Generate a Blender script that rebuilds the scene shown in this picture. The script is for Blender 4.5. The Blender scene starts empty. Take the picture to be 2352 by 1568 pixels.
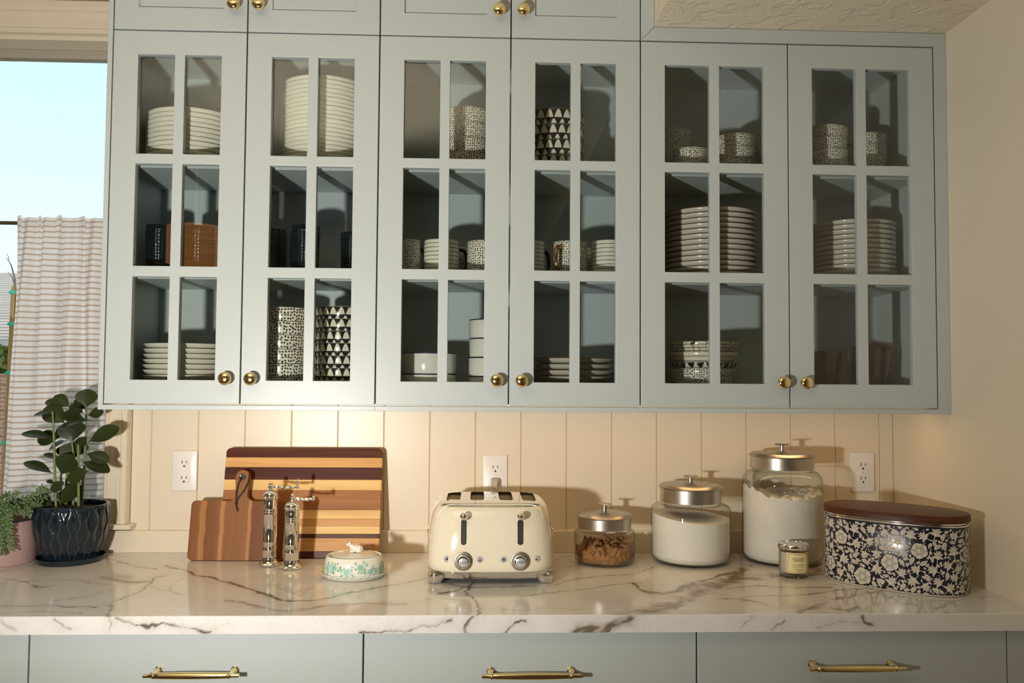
import bpy, math, random
import numpy as np
from mathutils import Vector, Matrix
random.seed(7)
S = bpy.context.scene
C = S.collection
PI = math.pi
CT = 0.914                       # height of the worktop above the floor
# ------------------------------------------------------------------ camera
W_, H_, F_ = 2352.0, 1568.0, 1949.0
CAM = Vector((0.9281, -2.4421, CT + 0.4927))
_y, _p, _r = math.radians(2.139), math.radians(2.505), math.radians(0.402)
FW = Vector((math.sin(_y) * math.cos(_p), math.cos(_y) * math.cos(_p), math.sin(_p)))
_rt = Vector((math.cos(_y), -math.sin(_y), 0)); _up = _rt.cross(FW)
RT = _rt * math.cos(_r) + _up * math.sin(_r)
UP = -_rt * math.sin(_r) + _up * math.cos(_r)
cd_ = bpy.data.cameras.new('camera'); cam = bpy.data.objects.new('camera', cd_); C.objects.link(cam)
m3 = Matrix((RT, UP, -FW)).transposed()
cam.matrix_world = Matrix.Translation(CAM) @ m3.to_4x4()
cd_.sensor_width = 36.0; cd_.lens = F_ / W_ * 36.0; cd_.clip_start = 0.02; cd_.clip_end = 200
S.camera = cam
def ray(u, v): return FW * F_ + RT * (u - W_ / 2) - UP * (v - H_ / 2)
def onY(u, v, y=0.0): d = ray(u, v); return CAM + d * ((y - CAM.y) / d.y)
def onZ(u, v, z=CT): d = ray(u, v); return CAM + d * ((z - CAM.z) / d.z)
# ------------------------------------------------------------------ world, lights, exposure
S.view_settings.view_transform = 'Standard'; S.view_settings.look = 'None'
S.view_settings.exposure = 0.0; S.view_settings.gamma = 1.0
S.view_settings.use_curve_mapping = False
S.cycles.use_denoising = True
S.cycles.transparent_max_bounces = 32
S.cycles.max_bounces = 10; S.cycles.diffuse_bounces = 5
S.cycles.caustics_reflective = False; S.cycles.caustics_refractive = False
S.cycles.sample_clamp_indirect = 4.0
wd = bpy.data.worlds.new('sky'); S.world = wd; wd.use_nodes = True
nt = wd.node_tree; nt.nodes.clear()
wo = nt.nodes.new('ShaderNodeOutputWorld'); bg = nt.nodes.new('ShaderNodeBackground')
tc = nt.nodes.new('ShaderNodeTexCoord'); sx = nt.nodes.new('ShaderNodeSeparateXYZ'); cr = nt.nodes.new('ShaderNodeValToRGB')
nt.links.new(tc.outputs['Generated'], sx.inputs[0]); nt.links.new(sx.outputs['Z'], cr.inputs[0])
nt.links.new(cr.outputs[0], bg.inputs[0]); nt.links.new(bg.outputs[0], wo.inputs[0])
cr.color_ramp.elements[0].position = 0.0; cr.color_ramp.elements[0].color = (0.92, 0.99, 1.0, 1)
cr.color_ramp.elements[1].position = 0.42; cr.color_ramp.elements[1].color = (0.54, 0.82, 1.0, 1)
bg.inputs[1].default_value = 1.25
def lamp(name, kind, loc, energy, color, aim=None, **kw):
    d = bpy.data.lights.new(name, kind); d.energy = energy; d.color = color
    for k, v in kw.items(): setattr(d, k, v)
    o = bpy.data.objects.new(name, d); C.objects.link(o); o.location = loc
    if aim is not None:
        o.rotation_euler = (Vector(aim) - Vector(loc)).to_track_quat('-Z', 'Y').to_euler()
    return o
lamp('sun', 'SUN', (0, 0, 8), 2.6, (1.0, 0.94, 0.84), aim=(-1.2, 3.0, 5.0), angle=0.01)
# the photographer's lamp, left of and below the camera
lamp('bounce_lamp', 'SPOT', (0.35, -2.30, CT + 0.55), 300, (1.0, 0.93, 0.82), aim=(0.15, -2.25, CT + 2.0),
     spot_size=math.radians(85), spot_blend=0.8, shadow_soft_size=0.06)
lamp('photo_lamp', 'SPOT', (0.20, -1.92, CT + 0.23), 128, (1.0, 0.95, 0.875), aim=(0.66, 0.0, CT + 1.28),
     spot_size=math.radians(136), spot_blend=1.0, shadow_soft_size=0.045)

# ------------------------------------------------------------------ helpers
def wloc(o):
    v = Vector((0, 0, 0))
    while o is not None: v += o.location; o = o.parent
    return v
def tag(o, label=None, cat=None, group=None, kind=None):
    if label: o['label'] = label
    if cat: o['category'] = cat
    if group: o['group'] = group
    if kind: o['kind'] = kind
    return o
def thing(name, loc, label, cat, group=None, rz=0.0):
    o = bpy.data.objects.new(name, None); C.objects.link(o); o.location = loc; o.rotation_euler = (0, 0, rz)
    o.empty_display_size = 0.02
    return tag(o, label, cat, group)
def copy_tree(o, parent=None):
    c = o.copy(); C.objects.link(c); c.parent = parent
    for ch in list(o.children): copy_tree(ch, c)
    return c
class MB:
    def __init__(s): s.v = []; s.f = []; s.uv = []; s.mi = []
    def add(s, vs, fs, uvs=None, mi=0):
        b = len(s.v); s.v.extend([tuple(p) for p in vs])
        for i, f in enumerate(fs):
            s.f.append([b + k for k in f]); s.mi.append(mi)
            s.uv.append(uvs[i] if uvs else [(0, 0)] * len(f))
        return s
    def box(s, x0, x1, y0, y1, z0, z1, mi=0):
        vs = [(x, y, z) for z in (z0, z1) for y in (y0, y1) for x in (x0, x1)]
        return s.add(vs, [(0, 2, 3, 1), (4, 5, 7, 6), (0, 1, 5, 4), (2, 6, 7, 3), (0, 4, 6, 2), (1, 3, 7, 5)], mi=mi)
    def lathe(s, prof, n=40, c=(0, 0, 0), sx=1.0, sy=1.0, uvr=None, rfn=None, mi=0, closed=False):
        """profile [(r,z)...] turned about z; uv = (angle*uvr, z)"""
        if uvr is None: uvr = max(r for r, z in prof)
        vs = []; idx = []
        for (r, z) in prof:
            if r < 1e-6: idx.append([len(vs)] * n); vs.append((c[0], c[1], c[2] + z))
            else:
                row = []
                for k in range(n):
                    a = 2 * PI * k / n; rr = r if rfn is None else rfn(r, z, a)
                    row.append(len(vs)); vs.append((c[0] + rr * math.cos(a) * sx, c[1] + rr * math.sin(a) * sy, c[2] + z))
                idx.append(row)
        fs = []; uv = []
        rng = range(len(prof) - 1)
        for i in rng:
            for k in range(n):
                k2 = (k + 1) % n; a0 = 2 * PI * k / n * uvr; a1 = 2 * PI * (k + 1) / n * uvr
                q = [idx[i][k], idx[i][k2], idx[i + 1][k2], idx[i + 1][k]]
                t = [(a0, prof[i][1]), (a1, prof[i][1]), (a1, prof[i + 1][1]), (a0, prof[i + 1][1])]
                keep = [j for j in range(4) if q[j] not in q[:j]]
                if len(keep) > 2: fs.append([q[j] for j in keep]); uv.append([t[j] for j in keep])
        return s.add(vs, fs, uv, mi)
    def loft(s, rings, cap0=True, cap1=True, mi=0):
        n = len(rings[0]); vs = [p for r in rings for p in r]; fs = []
        for i in range(len(rings) - 1):
            for k in range(n):
                k2 = (k + 1) % n; fs.append((i * n + k, i * n + k2, (i + 1) * n + k2, (i + 1) * n + k))
        if cap0: fs.append(tuple(range(n - 1, -1, -1)))
        if cap1: fs.append(tuple((len(rings) - 1) * n + k for k in range(n)))
        return s.add(vs, fs, mi=mi)
    def tube(s, pts, r, n=8, mi=0, flat=1.0):
        pts = [Vector(p) for p in pts]; rings = []
        if not isinstance(r, (list, tuple)): r = [r] * len(pts)
        t0 = (pts[1] - pts[0]).normalized(); ref = Vector((0, 0, 1)) if abs(t0.z) < 0.9 else Vector((0, 1, 0))
        for i, p in enumerate(pts):
            t = (pts[min(i + 1, len(pts) - 1)] - pts[max(i - 1, 0)]).normalized()
            a = t.cross(ref); a = a.normalized() if a.length > 1e-5 else Vector((1, 0, 0)); b = t.cross(a); ref = -b if False else ref
            rings.append([p + (a * math.cos(2 * PI * k / n) + b * math.sin(2 * PI * k / n) * flat) * r[i] for k in range(n)])
        return s.loft(rings, mi=mi)
    def ball(s, c, r, nu=16, nv=10, mi=0):
        r = (r, r, r) if not isinstance(r, (list, tuple)) else r
        rings = []; vs = [(c[0], c[1], c[2] - r[2])]; fs = []
        for j in range(1, nv):
            a = -PI / 2 + PI * j / nv
            vs += [(c[0] + r[0] * math.cos(a) * math.cos(2 * PI * k / nu), c[1] + r[1] * math.cos(a) * math.sin(2 * PI * k / nu), c[2] + r[2] * math.sin(a)) for k in range(nu)]
        vs.append((c[0], c[1], c[2] + r[2]))
        for k in range(nu): fs.append((0, 1 + (k + 1) % nu, 1 + k)); fs.append((len(vs) - 1, len(vs) - 1 - nu + k, len(vs) - 1 - nu + (k + 1) % nu))
        for j in range(nv - 2):
            for k in range(nu):
                a = 1 + j * nu; fs.append((a + k, a + (k + 1) % nu, a + nu + (k + 1) % nu, a + nu + k))
        return s.add(vs, fs, mi=mi)
    def prism(s, poly, y0, y1, mi=0):
        """polygon [(x,z)] counter-clockwise seen from -y, extruded y0..y1"""
        n = len(poly)
        vs = [(x, y0, z) for x, z in poly] + [(x, y1, z) for x, z in poly]
        fs = [tuple(range(n)), tuple(range(2 * n - 1, n - 1, -1))] + [(k, k + n, (k + 1) % n + n, (k + 1) % n) for k in range(n)]
        return s.add(vs, fs, mi=mi)
    def holes(s, xs, zs, solid, y0, y1, mi=0):
        vid = {}; vs = []; fs = []
        def V(i, j, k):
            if (i, j, k) not in vid: vid[(i, j, k)] = len(vs); vs.append((xs[i], (y0, y1)[k], zs[j]))
            return vid[(i, j, k)]
        ok = lambda i, j: 0 <= i < len(xs) - 1 and 0 <= j < len(zs) - 1 and solid(i, j)
        for i in range(len(xs) - 1):
            for j in range(len(zs) - 1):
                if not ok(i, j): continue
                fs.append((V(i, j, 0), V(i + 1, j, 0), V(i + 1, j + 1, 0), V(i, j + 1, 0)))
                fs.append((V(i, j, 1), V(i, j + 1, 1), V(i + 1, j + 1, 1), V(i + 1, j, 1)))
                if not ok(i - 1, j): fs.append((V(i, j, 0), V(i, j + 1, 0), V(i, j + 1, 1), V(i, j, 1)))
                if not ok(i + 1, j): fs.append((V(i + 1, j, 0), V(i + 1, j, 1), V(i + 1, j + 1, 1), V(i + 1, j + 1, 0)))
                if not ok(i, j - 1): fs.append((V(i, j, 0), V(i, j, 1), V(i + 1, j, 1), V(i + 1, j, 0)))
                if not ok(i, j + 1): fs.append((V(i, j + 1, 0), V(i + 1, j + 1, 0), V(i + 1, j + 1, 1), V(i, j + 1, 1)))
        return s.add(vs, fs, mi=mi)
    def mesh(s, name, mats, smooth=40, bevel=None):
        me = bpy.data.meshes.new(name); me.from_pydata(s.v, [], s.f); me.validate(); me.update()
        if len(me.polygons) == len(s.f):
            uvl = me.uv_layers.new(name='uv'); flat = [c for f in s.uv for p in f for c in p]
            if len(flat) == 2 * len(me.loops): uvl.data.foreach_set('uv', flat)
        mats = mats if isinstance(mats, (list, tuple)) else [mats]
        for m in mats: me.materials.append(m)
        if len(mats) > 1 and len(me.polygons) == len(s.mi): me.polygons.foreach_set('material_index', s.mi)
        if smooth:
            me.shade_smooth(); me.set_sharp_from_angle(angle=math.radians(smooth))
        return me
    def build(s, name, mats, parent=None, smooth=40, world=False, bevel=0, loc=None):
        if world:
            b = wloc(parent) if parent is not None else Vector((0, 0, 0))
            if parent is None and loc is not None: b = Vector(loc)
            s.v = [(x - b.x, y - b.y, z - b.z) for x, y, z in s.v]
        o = bpy.data.objects.new(name, s.mesh(name, mats, smooth)); C.objects.link(o)
        if parent is not None: o.parent = parent
        if loc is not None: o.location = loc
        if bevel:
            m = o.modifiers.new('bevel', 'BEVEL'); m.width = bevel; m.segments = 2; m.limit_method = 'ANGLE'; m.angle_limit = math.radians(50); m.harden_normals = False
        return o
def rrect(x0, x1, z0, z1, r, n=6):
    out = []
    for cx, cz, a0 in ((x1 - r, z0 + r, -90), (x1 - r, z1 - r, 0), (x0 + r, z1 - r, 90), (x0 + r, z0 + r, 180)):
        for k in range(n + 1):
            a = math.radians(a0 + 90 * k / n); out.append((cx + r * math.cos(a), cz + r * math.sin(a)))
    return out
def densify(p, m=0.004):
    out = []
    for k in range(len(p)):
        a, b = p[k], p[(k + 1) % len(p)]; n = max(1, int(math.hypot(b[0] - a[0], b[1] - a[1]) / m))
        out += [(a[0] + (b[0] - a[0]) * q / n, a[1] + (b[1] - a[1]) * q / n) for q in range(n)]
    return out
def text_mesh(txt, size, mat, depth=0.0003, spacing=1.0):
    cu = bpy.data.curves.new('t', 'FONT'); cu.body = txt; cu.size = size; cu.align_x = 'CENTER'; cu.align_y = 'CENTER'
    cu.extrude = depth; cu.space_character = spacing; cu.resolution_u = 3
    o = bpy.data.objects.new('t', cu); C.objects.link(o); bpy.context.view_layer.update()
    me = bpy.data.meshes.new_from_object(o.evaluated_get(bpy.context.evaluated_depsgraph_get()))
    bpy.data.objects.remove(o); me.materials.clear(); me.materials.append(mat)
    return me
def put_mesh(name, me, parent, loc=(0, 0, 0), rot=(0, 0, 0), scale=(1, 1, 1)):
    o = bpy.data.objects.new(name, me); C.objects.link(o); o.parent = parent; o.location = loc; o.rotation_euler = rot; o.scale = scale
    return o
ORD = ['topmost', 'second from top', 'third from top', 'fourth from top', 'fifth from top', 'sixth from top', 'seventh from top', 'eighth from top',
       'ninth from top', 'tenth from top', 'eleventh from top', 'twelfth from top', 'thirteenth from top', 'fourteenth from top', 'fifteenth from top',
       'sixteenth from top', 'seventeenth from top', 'eighteenth from top', 'nineteenth from top', 'twentieth from top']

# ------------------------------------------------------------------ materials
class G:
    """small node graph helper"""
    def __init__(s, name):
        s.m = bpy.data.materials.new(name); s.m.use_nodes = True; s.t = s.m.node_tree; s.t.nodes.clear()
        s.out = s.t.nodes.new('ShaderNodeOutputMaterial')
    def n(s, kind, **ins):
        nd = s.t.nodes.new('ShaderNode' + kind)
        for k, v in ins.items():
            if k.startswith('_'): setattr(nd, k[1:], v)
            else: s.set(nd.inputs[int(k[1:])] if k[0] == 'i' and k[1:].isdigit() else nd.inputs[k.replace('__', ' ')], v)
        return nd
    def set(s, sock, v):
        if hasattr(v, 'is_linked') or hasattr(v, 'links'): s.t.links.new(v, sock)
        elif isinstance(v, tuple) and sock.type == 'RGBA' and len(v) == 3: sock.default_value = (*v, 1)
        else: sock.default_value = v
    def math(s, op, a, b=0.0, c=None):
        nd = s.t.nodes.new('ShaderNodeMath'); nd.operation = op; s.set(nd.inputs[0], a); s.set(nd.inputs[1], b)
        if c is not None: s.set(nd.inputs[2], c)
        return nd.outputs[0]
    def mix(s, f, a, b):
        nd = s.t.nodes.new('ShaderNodeMix'); nd.data_type = 'RGBA'; s.set(nd.inputs[0], f); s.set(nd.inputs[6], a); s.set(nd.inputs[7], b)
        return nd.outputs[2]
    def ramp(s, f, stops):
        nd = s.t.nodes.new('ShaderNodeValToRGB'); s.set(nd.inputs[0], f); e = nd.color_ramp.elements
        while len(e) < len(stops): e.new(0.5)
        for q, (p, c) in zip(e, stops): q.position = p; q.color = (*c, 1) if len(c) == 3 else c
        return nd.outputs[0]
    def tex(s, kind='Object', scale=(1, 1, 1), loc=(0, 0, 0)):
        t = s.n('TexCoord'); m = s.n('Mapping'); s.t.links.new(t.outputs[kind], m.inputs[0]); m.inputs['Scale'].default_value = scale; m.inputs['Location'].default_value = loc
        return m.outputs[0]
    def noise(s, vec, scale, detail=3.0, rough=0.5, dist=0.0, dim='3D'):
        nd = s.n('TexNoise', Scale=scale, Detail=detail, Roughness=rough, Distortion=dist); nd.noise_dimensions = dim; s.t.links.new(vec, nd.inputs['Vector']); return nd.outputs[0]
    def bump(s, h, strength=0.3, dist=0.002):
        nd = s.n('Bump', Strength=strength, Distance=dist); s.t.links.new(h, nd.inputs['Height']); return nd.outputs[0]
    def pbr(s, color, rough=0.5, metal=0.0, spec=0.5, normal=None, **kw):
        b = s.t.nodes.new('ShaderNodeBsdfPrincipled'); s.set(b.inputs['Base Color'], color); s.set(b.inputs['Roughness'], rough)
        s.set(b.inputs['Metallic'], metal); s.set(b.inputs['Specular IOR Level'], spec)
        for k, v in kw.items(): s.set(b.inputs[k.replace('_', ' ')], v)
        if normal is not None: s.t.links.new(normal, b.inputs['Normal'])
        s.t.links.new(b.outputs[0], s.out.inputs[0]); return s.m
def plain(name, color, rough=0.5, metal=0.0, spec=0.5, **kw): return G(name).pbr(color, rough, metal, spec, **kw)
def painted(name, color, rough=0.4, var=0.03, bump=0.04, bscale=350):
    g = G(name); t = g.tex(); n = g.noise(t, 3.0, 3)
    c = g.mix(n, tuple(x * (1 - var) for x in color), tuple(min(1, x * (1 + var)) for x in color))
    return g.pbr(c, rough, normal=g.bump(g.noise(t, bscale, 2), bump, 0.001))
def glass(name, tint=(1, 1, 1), edge=(0.75, 0.82, 0.8), refl=1.0, rough=0.0):
    """thin clear glass: see-through with Fresnel reflection, darker when seen edge-on"""
    g = G(name); fc = g.n('LayerWeight', Blend=0.5).outputs['Facing']
    col = g.mix(g.math('POWER', fc, 3.0), tint, edge)
    tr = g.n('BsdfTransparent', Color=col); gl = g.n('BsdfGlossy', Color=(1, 1, 1), Roughness=rough)
    f = g.math('ADD', g.math('MULTIPLY', g.math('POWER', fc, 5.0), 0.9), 0.04)
    mx = g.n('MixShader', i0=g.math('MULTIPLY', f, refl))
    g.t.links.new(tr.outputs[0], mx.inputs[1]); g.t.links.new(gl.outputs[0], mx.inputs[2]); g.t.links.new(mx.outputs[0], g.out.inputs[0])
    return g.m
def wood(name, c1, c2, c3=None, along='x', scale=1.0, rough=0.45, spec=0.16):
    g = G(name); sc = {'x': (3, 60, 60), 'y': (60, 3, 60), 'z': (60, 60, 3)}[along]
    t = g.tex(scale=tuple(q * scale for q in sc)); n = g.noise(t, 1.0, 6, 0.65, 0.6)
    t2 = g.tex(scale=tuple(q * 0.18 * scale for q in sc)); n2 = g.noise(t2, 1.0, 3, 0.5, 0.8)
    f = g.math('ADD', g.math('MULTIPLY', n, 0.55), g.math('MULTIPLY', n2, 0.55))
    c = g.ramp(f, [(0.36, c1), (0.56, c2), (0.72, c3 or c2)])
    return g.pbr(c, rough, spec=spec, normal=g.bump(n, 0.05, 0.001))
PAINT = (0.455, 0.502, 0.500)
M = {}
M['cab'] = painted('cabinet_paint', PAINT, 0.38, 0.015, 0.03)
M['cab_in'] = painted('cabinet_paint_inside', PAINT, 0.45, 0.015, 0.03)
M['wall'] = painted('cream_wall_paint', (0.70, 0.635, 0.505), 0.55, 0.015, 0.06, 250)
M['trim'] = painted('cream_trim_paint', (0.71, 0.635, 0.505), 0.35, 0.01, 0.02)
M['backing'] = painted('groove_paint', (0.62, 0.50, 0.30), 0.6)
def m_ceiling():
    g = G('knockdown_ceiling'); t = g.tex(); n = g.noise(t, 14, 4, 0.55, 1.2); n2 = g.noise(t, 45, 3, 0.5, 0.5)
    h = g.math('ADD', g.ramp(n, [(0.46, (0, 0, 0)), (0.52, (1, 1, 1))]), g.math('MULTIPLY', n2, 0.25))
    return g.pbr((0.66, 0.59, 0.45), 0.6, normal=g.bump(h, 0.6, 0.003))
M['ceil'] = m_ceiling()
M['floor'] = wood('floor_wood', (0.10, 0.06, 0.035), (0.20, 0.13, 0.075), along='y', rough=0.4)
M['pane'] = glass('door_glass', (0.93, 0.955, 0.95), (0.8, 0.88, 0.87), 1.0)
M['winpane'] = glass('window_glass', (0.97, 0.985, 0.98), (0.85, 0.9, 0.9), 0.7)
M['jarglass'] = glass('jar_glass', (0.965, 0.975, 0.965), (0.35, 0.36, 0.32), 1.0)
M['brass'] = plain('polished_brass', (0.95, 0.78, 0.42), 0.13, 1.0)
M['chrome'] = plain('chrome', (0.86, 0.85, 0.83), 0.06, 1.0)
def brushed():
    g = G('brushed_steel'); t = g.tex(scale=(40, 40, 2500)); n = g.noise(t, 1.0, 2)
    return g.pbr((0.46, 0.42, 0.37), g.math('ADD', g.math('MULTIPLY', n, 0.10), 0.28), 1.0)
M['steel'] = brushed()
M['black'] = plain('black', (0.012, 0.012, 0.012), 0.5)
M['darkmetal'] = plain('dark_metal', (0.05, 0.045, 0.04), 0.4, 0.6)
M['white_plastic'] = plain('white_plastic', (0.78, 0.76, 0.74), 0.3)

# ================================================================== the setting
a_, b_, c_ = 0.3333, 0.3832, 0.3094
XG = [0, a_, 2 * a_, 3 * a_, 4 * a_, 4 * a_ + b_, 4 * a_ + 2 * b_]
ZT, ZB, ZR = CT + 1.3623, CT + 0.4248, CT + 0.4096
XL, XR = -0.0132, 2.1341
CDEP, CTH = 0.650, 0.0365
ZSOF = CT + 1.400; ZCEIL = CT + 1.85
RX0, RY0 = -2.2, -4.2
WX0, WX1, WZ0, WZ1 = -1.25, -0.123, CT + 0.082, CT + 1.458      # window opening
def struct(name, mb, mat, parent=None, smooth=40, **kw):
    o = mb.build(name, mat, parent, smooth, **kw)
    if parent is None: o['kind'] = 'structure'
    return o
struct('floor', MB().box(RX0, XR, RY0, 0.012, -0.05, 0), M['floor'])
wall = struct('wall_back', MB().holes([RX0, WX0, WX1, XR + 0.1], [0, WZ0, WZ1, ZCEIL], lambda i, j: not (i == 1 and j == 1), 0.012, 0.14), M['backing'] if False else M['wall'])
struct('wall_right', MB().box(XR, XR + 0.1, RY0, 0.012, 0, ZCEIL), M['wall'])
struct('wall_left', MB().box(RX0 - 0.1, RX0, RY0, 0.14, 0, ZCEIL), M['wall'])
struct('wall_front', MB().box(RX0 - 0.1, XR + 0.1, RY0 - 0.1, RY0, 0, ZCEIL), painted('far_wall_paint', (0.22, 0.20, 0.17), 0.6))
struct('ceiling', MB().box(RX0 - 0.1, XR + 0.1, RY0 - 0.1, 0.14, ZCEIL, ZCEIL + 0.1), M['ceil'])
struct('ceiling_soffit', MB().box(1.369, XR, RY0, -c_ + 0.0, ZSOF, ZCEIL), M['ceil'])
# vertical v-groove boards
g0, gs, HB = 0.0022, 0.1307, CT + 0.0616
edges = [-0.0515] + [g0 + gs * i for i in range(17) if g0 + gs * i < XR - 0.03] + [XR]
for i in range(len(edges) - 1):
    x0, x1 = edges[i] + 0.0011, edges[i + 1] - 0.0011
    vs = [(x0, 0.012), (x0, 0.0015), (x0 + 0.0012, 0.0), (x1 - 0.0012, 0.0), (x1, 0.0015), (x1, 0.012)]
    z0, z1 = HB, CT + 0.47
    mb = MB(); mb.add([(x, y, z0) for x, y in vs] + [(x, y, z1) for x, y in vs], [(k, (k + 1) % 6, (k + 1) % 6 + 6, k + 6) for k in range(6)] + [(5, 4, 3, 2, 1, 0), (6, 7, 8, 9, 10, 11)])
    mb.build('board', M['trim'], wall, smooth=None)
MB().box(-0.0515, XR, 0.0030, 0.0125, HB, CT + 0.47).build('groove_backing', M['backing'], wall)
struct('baseboard_back', MB().box(-2.2, XR, -0.015, 0.012, CT, HB), M['trim'], bevel=0.002)
# ---- window
win = tag(bpy.data.objects.new('window_1', None), kind='structure'); C.objects.link(win); win.location = (WX0, 0, WZ0)
def flute(p0, p1, w0, w1, zvert=True):
    pass
# right-hand casing, profile swept up the side of the opening
cas = [(-0.123, 0.012), (-0.123, -0.010), (-0.118, -0.016), (-0.112, -0.016), (-0.110, -0.012), (-0.106, -0.012), (-0.104, -0.016), (-0.084, -0.016), (-0.081, -0.022), (-0.074, -0.022), (-0.072, -0.018),
       (-0.069, -0.018), (-0.066, -0.025), (-0.056, -0.025), (-0.0535, -0.018), (-0.0525, 0.012)]
def sweep_z(prof, z0, z1):
    n = len(prof); mb = MB(); mb.add([(x, y, z0) for x, y in prof] + [(x, y, z1) for x, y in prof], [(k + 1, k, k + n, k + n + 1) for k in range(n - 1)] + [tuple(range(n)), tuple(range(2 * n - 1, n - 1, -1))]); return mb
sweep_z(cas, CT + 0.082, WZ1 + 0.012).build('casing', M['trim'], win, smooth=30, world=True)
# head casing along x
hp = [(-0.010, WZ1 + 0.012), (-0.016, WZ1 + 0.017), (-0.016, WZ1 + 0.024), (-0.012, WZ1 + 0.026), (-0.012, WZ1 + 0.030), (-0.016, WZ1 + 0.032), (-0.016, WZ1 + 0.060), (-0.022, WZ1 + 0.064), (-0.022, WZ1 + 0.072), (-0.018, WZ1 + 0.075), (-0.026, WZ1 + 0.082), (-0.026, WZ1 + 0.100), (0.012, WZ1 + 0.10), (0.012, WZ1 + 0.012)]
n = len(hp); mb = MB(); mb.add([(WX0 - 0.08, y, z) for y, z in hp] + [(-0.0525, y, z) for y, z in hp], [(k, (k + 1) % n, (k + 1) % n + n, k + n) for k in range(n)] + [tuple(range(n - 1, -1, -1)), tuple(range(n, 2 * n))])
mb.build('head_casing', M['trim'], win, smooth=30, world=True)
MB().box(WX0 - 0.1, -0.033, -0.045, 0.10, CT + 0.0685, CT + 0.082).build('window_stool', M['trim'], win, world=True, bevel=0.003)
M['vinyl'] = plain('window_vinyl', (0.42, 0.37, 0.31), 0.4)
MB().holes([WX0, WX0 + 0.03, WX1 - 0.018, WX1], [WZ0, WZ0 + 0.03, WZ1 - 0.026, WZ1], lambda i, j: not (i == 1 and j == 1), 0.085, 0.12).build('sash_frame', M['vinyl'], win, world=True, bevel=0.002)
MB().box(WX0 + 0.03, WX1 - 0.018, 0.100, 0.104, WZ0 + 0.03, WZ1 - 0.026).build('pane', M['winpane'], win, world=True)

# ================================================================== wall cabinets
def knob(parent, x, z, y=-c_):
    pr = [(0.0, 0.0), (0.0085, 0.0), (0.0085, 0.002), (0.0055, 0.004), (0.005, 0.011), (0.0075, 0.0135), (0.0125, 0.0155), (0.0158, 0.0195), (0.0166, 0.0235), (0.0155, 0.0275), (0.012, 0.0305), (0.006, 0.0322), (0.0, 0.0327)]
    m = MB().lathe(pr, 28); m.v = [(p[0], -p[2], p[1]) for p in m.v]
    m.v = [(p[0] + x, p[1] + y, p[2] + z) for p in m.v]
    return m.build('knob', M['brass'], parent, 60, world=True)
DT, GAP, ST, MU = 0.020, 0.0016, 0.0615, 0.0250
def glass_door(cab, x0, x1, kx):
    x0 += GAP; x1 -= GAP; z0, z1 = ZB, ZT - GAP
    xm = (x0 + x1) / 2; xs = [x0, x0 + ST, xm - MU / 2, xm + MU / 2, x1 - ST, x1]
    zs = [z0, z0 + 0.0590, CT + 0.7405, CT + 0.7665, CT + 1.0235, CT + 1.0490, z1 - 0.0600, z1] if False else [z0, CT + 0.4838, CT + 0.7400, CT + 0.7665, CT + 1.0235, CT + 1.0485, CT + 1.3010, z1]
    zs = [z0, CT + 0.4838, CT + 0.7400 + 0.0, CT + 0.7665, CT + 1.0235, CT + 1.0485, CT + 1.3010, z1]
    # rows: rail, pane, muntin, pane, muntin, pane, rail
    d = MB().holes(xs, zs, lambda i, j: not (i in (1, 3) and j in (1, 3, 5)), -c_, -c_ + DT).build('door', M['cab'], cab, smooth=None, world=True, bevel=0.0012)
    for i in (1, 3):
        for j in (1, 3, 5):
            MB().box(xs[i] - 0.004, xs[i + 1] + 0.004, -c_ + 0.0125, -c_ + 0.0155, zs[j] - 0.004, zs[j + 1] + 0.004).build('pane', M['pane'], d, smooth=None, world=True)
    knob(d, kx, CT + 0.4875)
    return d
SH1, SH2, FLR = CT + 0.7385, CT + 1.0215, CT + 0.4300      # undersides of shelves, cabinet floor
STH = 0.018
Z1T, Z2T, Z0T = SH1 + STH, SH2 + STH, FLR + STH
def cabinet(x0, x1, label, xl=None, xr=None):
    t = thing('wall_cabinet', (x0, 0, FLR), label, 'cabinet', 'glass fronted wall cabinets')
    yb, yf = -0.001, -c_ + DT + 0.003
    s0, s1 = x0 + 0.001, x1 - 0.001
    MB().box(s0, s0 + 0.018, yf, yb, FLR, ZT - 0.001).build('side_panel', M['cab_in'], t, None, True)
    MB().box(s1 - 0.018, s1, yf, yb, FLR, ZT - 0.001).build('side_panel', M['cab_in'], t, None, True)
    i0, i1 = s0 + 0.018, s1 - 0.018
    MB().box(i0, i1, yb - 0.010, yb, FLR, ZT - 0.001).build('back_panel', M['cab_in'], t, None, True)
    MB().box(i0, i1, yf, yb - 0.010, FLR, FLR + STH).build('bottom_panel', M['cab_in'], t, None, True)
    MB().box(i0, i1, yf, yb - 0.010, ZT - 0.001 - STH, ZT - 0.001).build('top_panel', M['cab_in'], t, None, True)
    for z in (SH1, SH2):
        MB().box(i0 + 0.001, i1 - 0.001, yf + 0.012, yb - 0.012, z, z + STH).build('shelf', M['cab_in'], t, None, True, bevel=0.001)
    MB().box(x0 if xl is None else xl, x1 if xr is None else xr, -c_, -c_ + 0.020, ZR, ZB - 0.003).build('bottom_rail', M['cab'], t, None, True, bevel=0.001)
    return t
cabA = cabinet(XG[0], XG[2], 'grey blue wall cabinet beside the window holding blue tumblers', xl=XL)
cabB = cabinet(XG[2], XG[4], 'grey blue wall cabinet above the toaster holding mugs')
cabC = cabinet(XG[4], XG[6], 'grey blue wall cabinet beside the side wall under the low ceiling', xr=XR)
glass_door(cabA, XG[0], XG[1], XG[1] - 0.032); glass_door(cabA, XG[1], XG[2], XG[1] + 0.030)
glass_door(cabB, XG[2], XG[3], XG[3] - 0.030); glass_door(cabB, XG[3], XG[4], XG[3] + 0.032)
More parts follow.
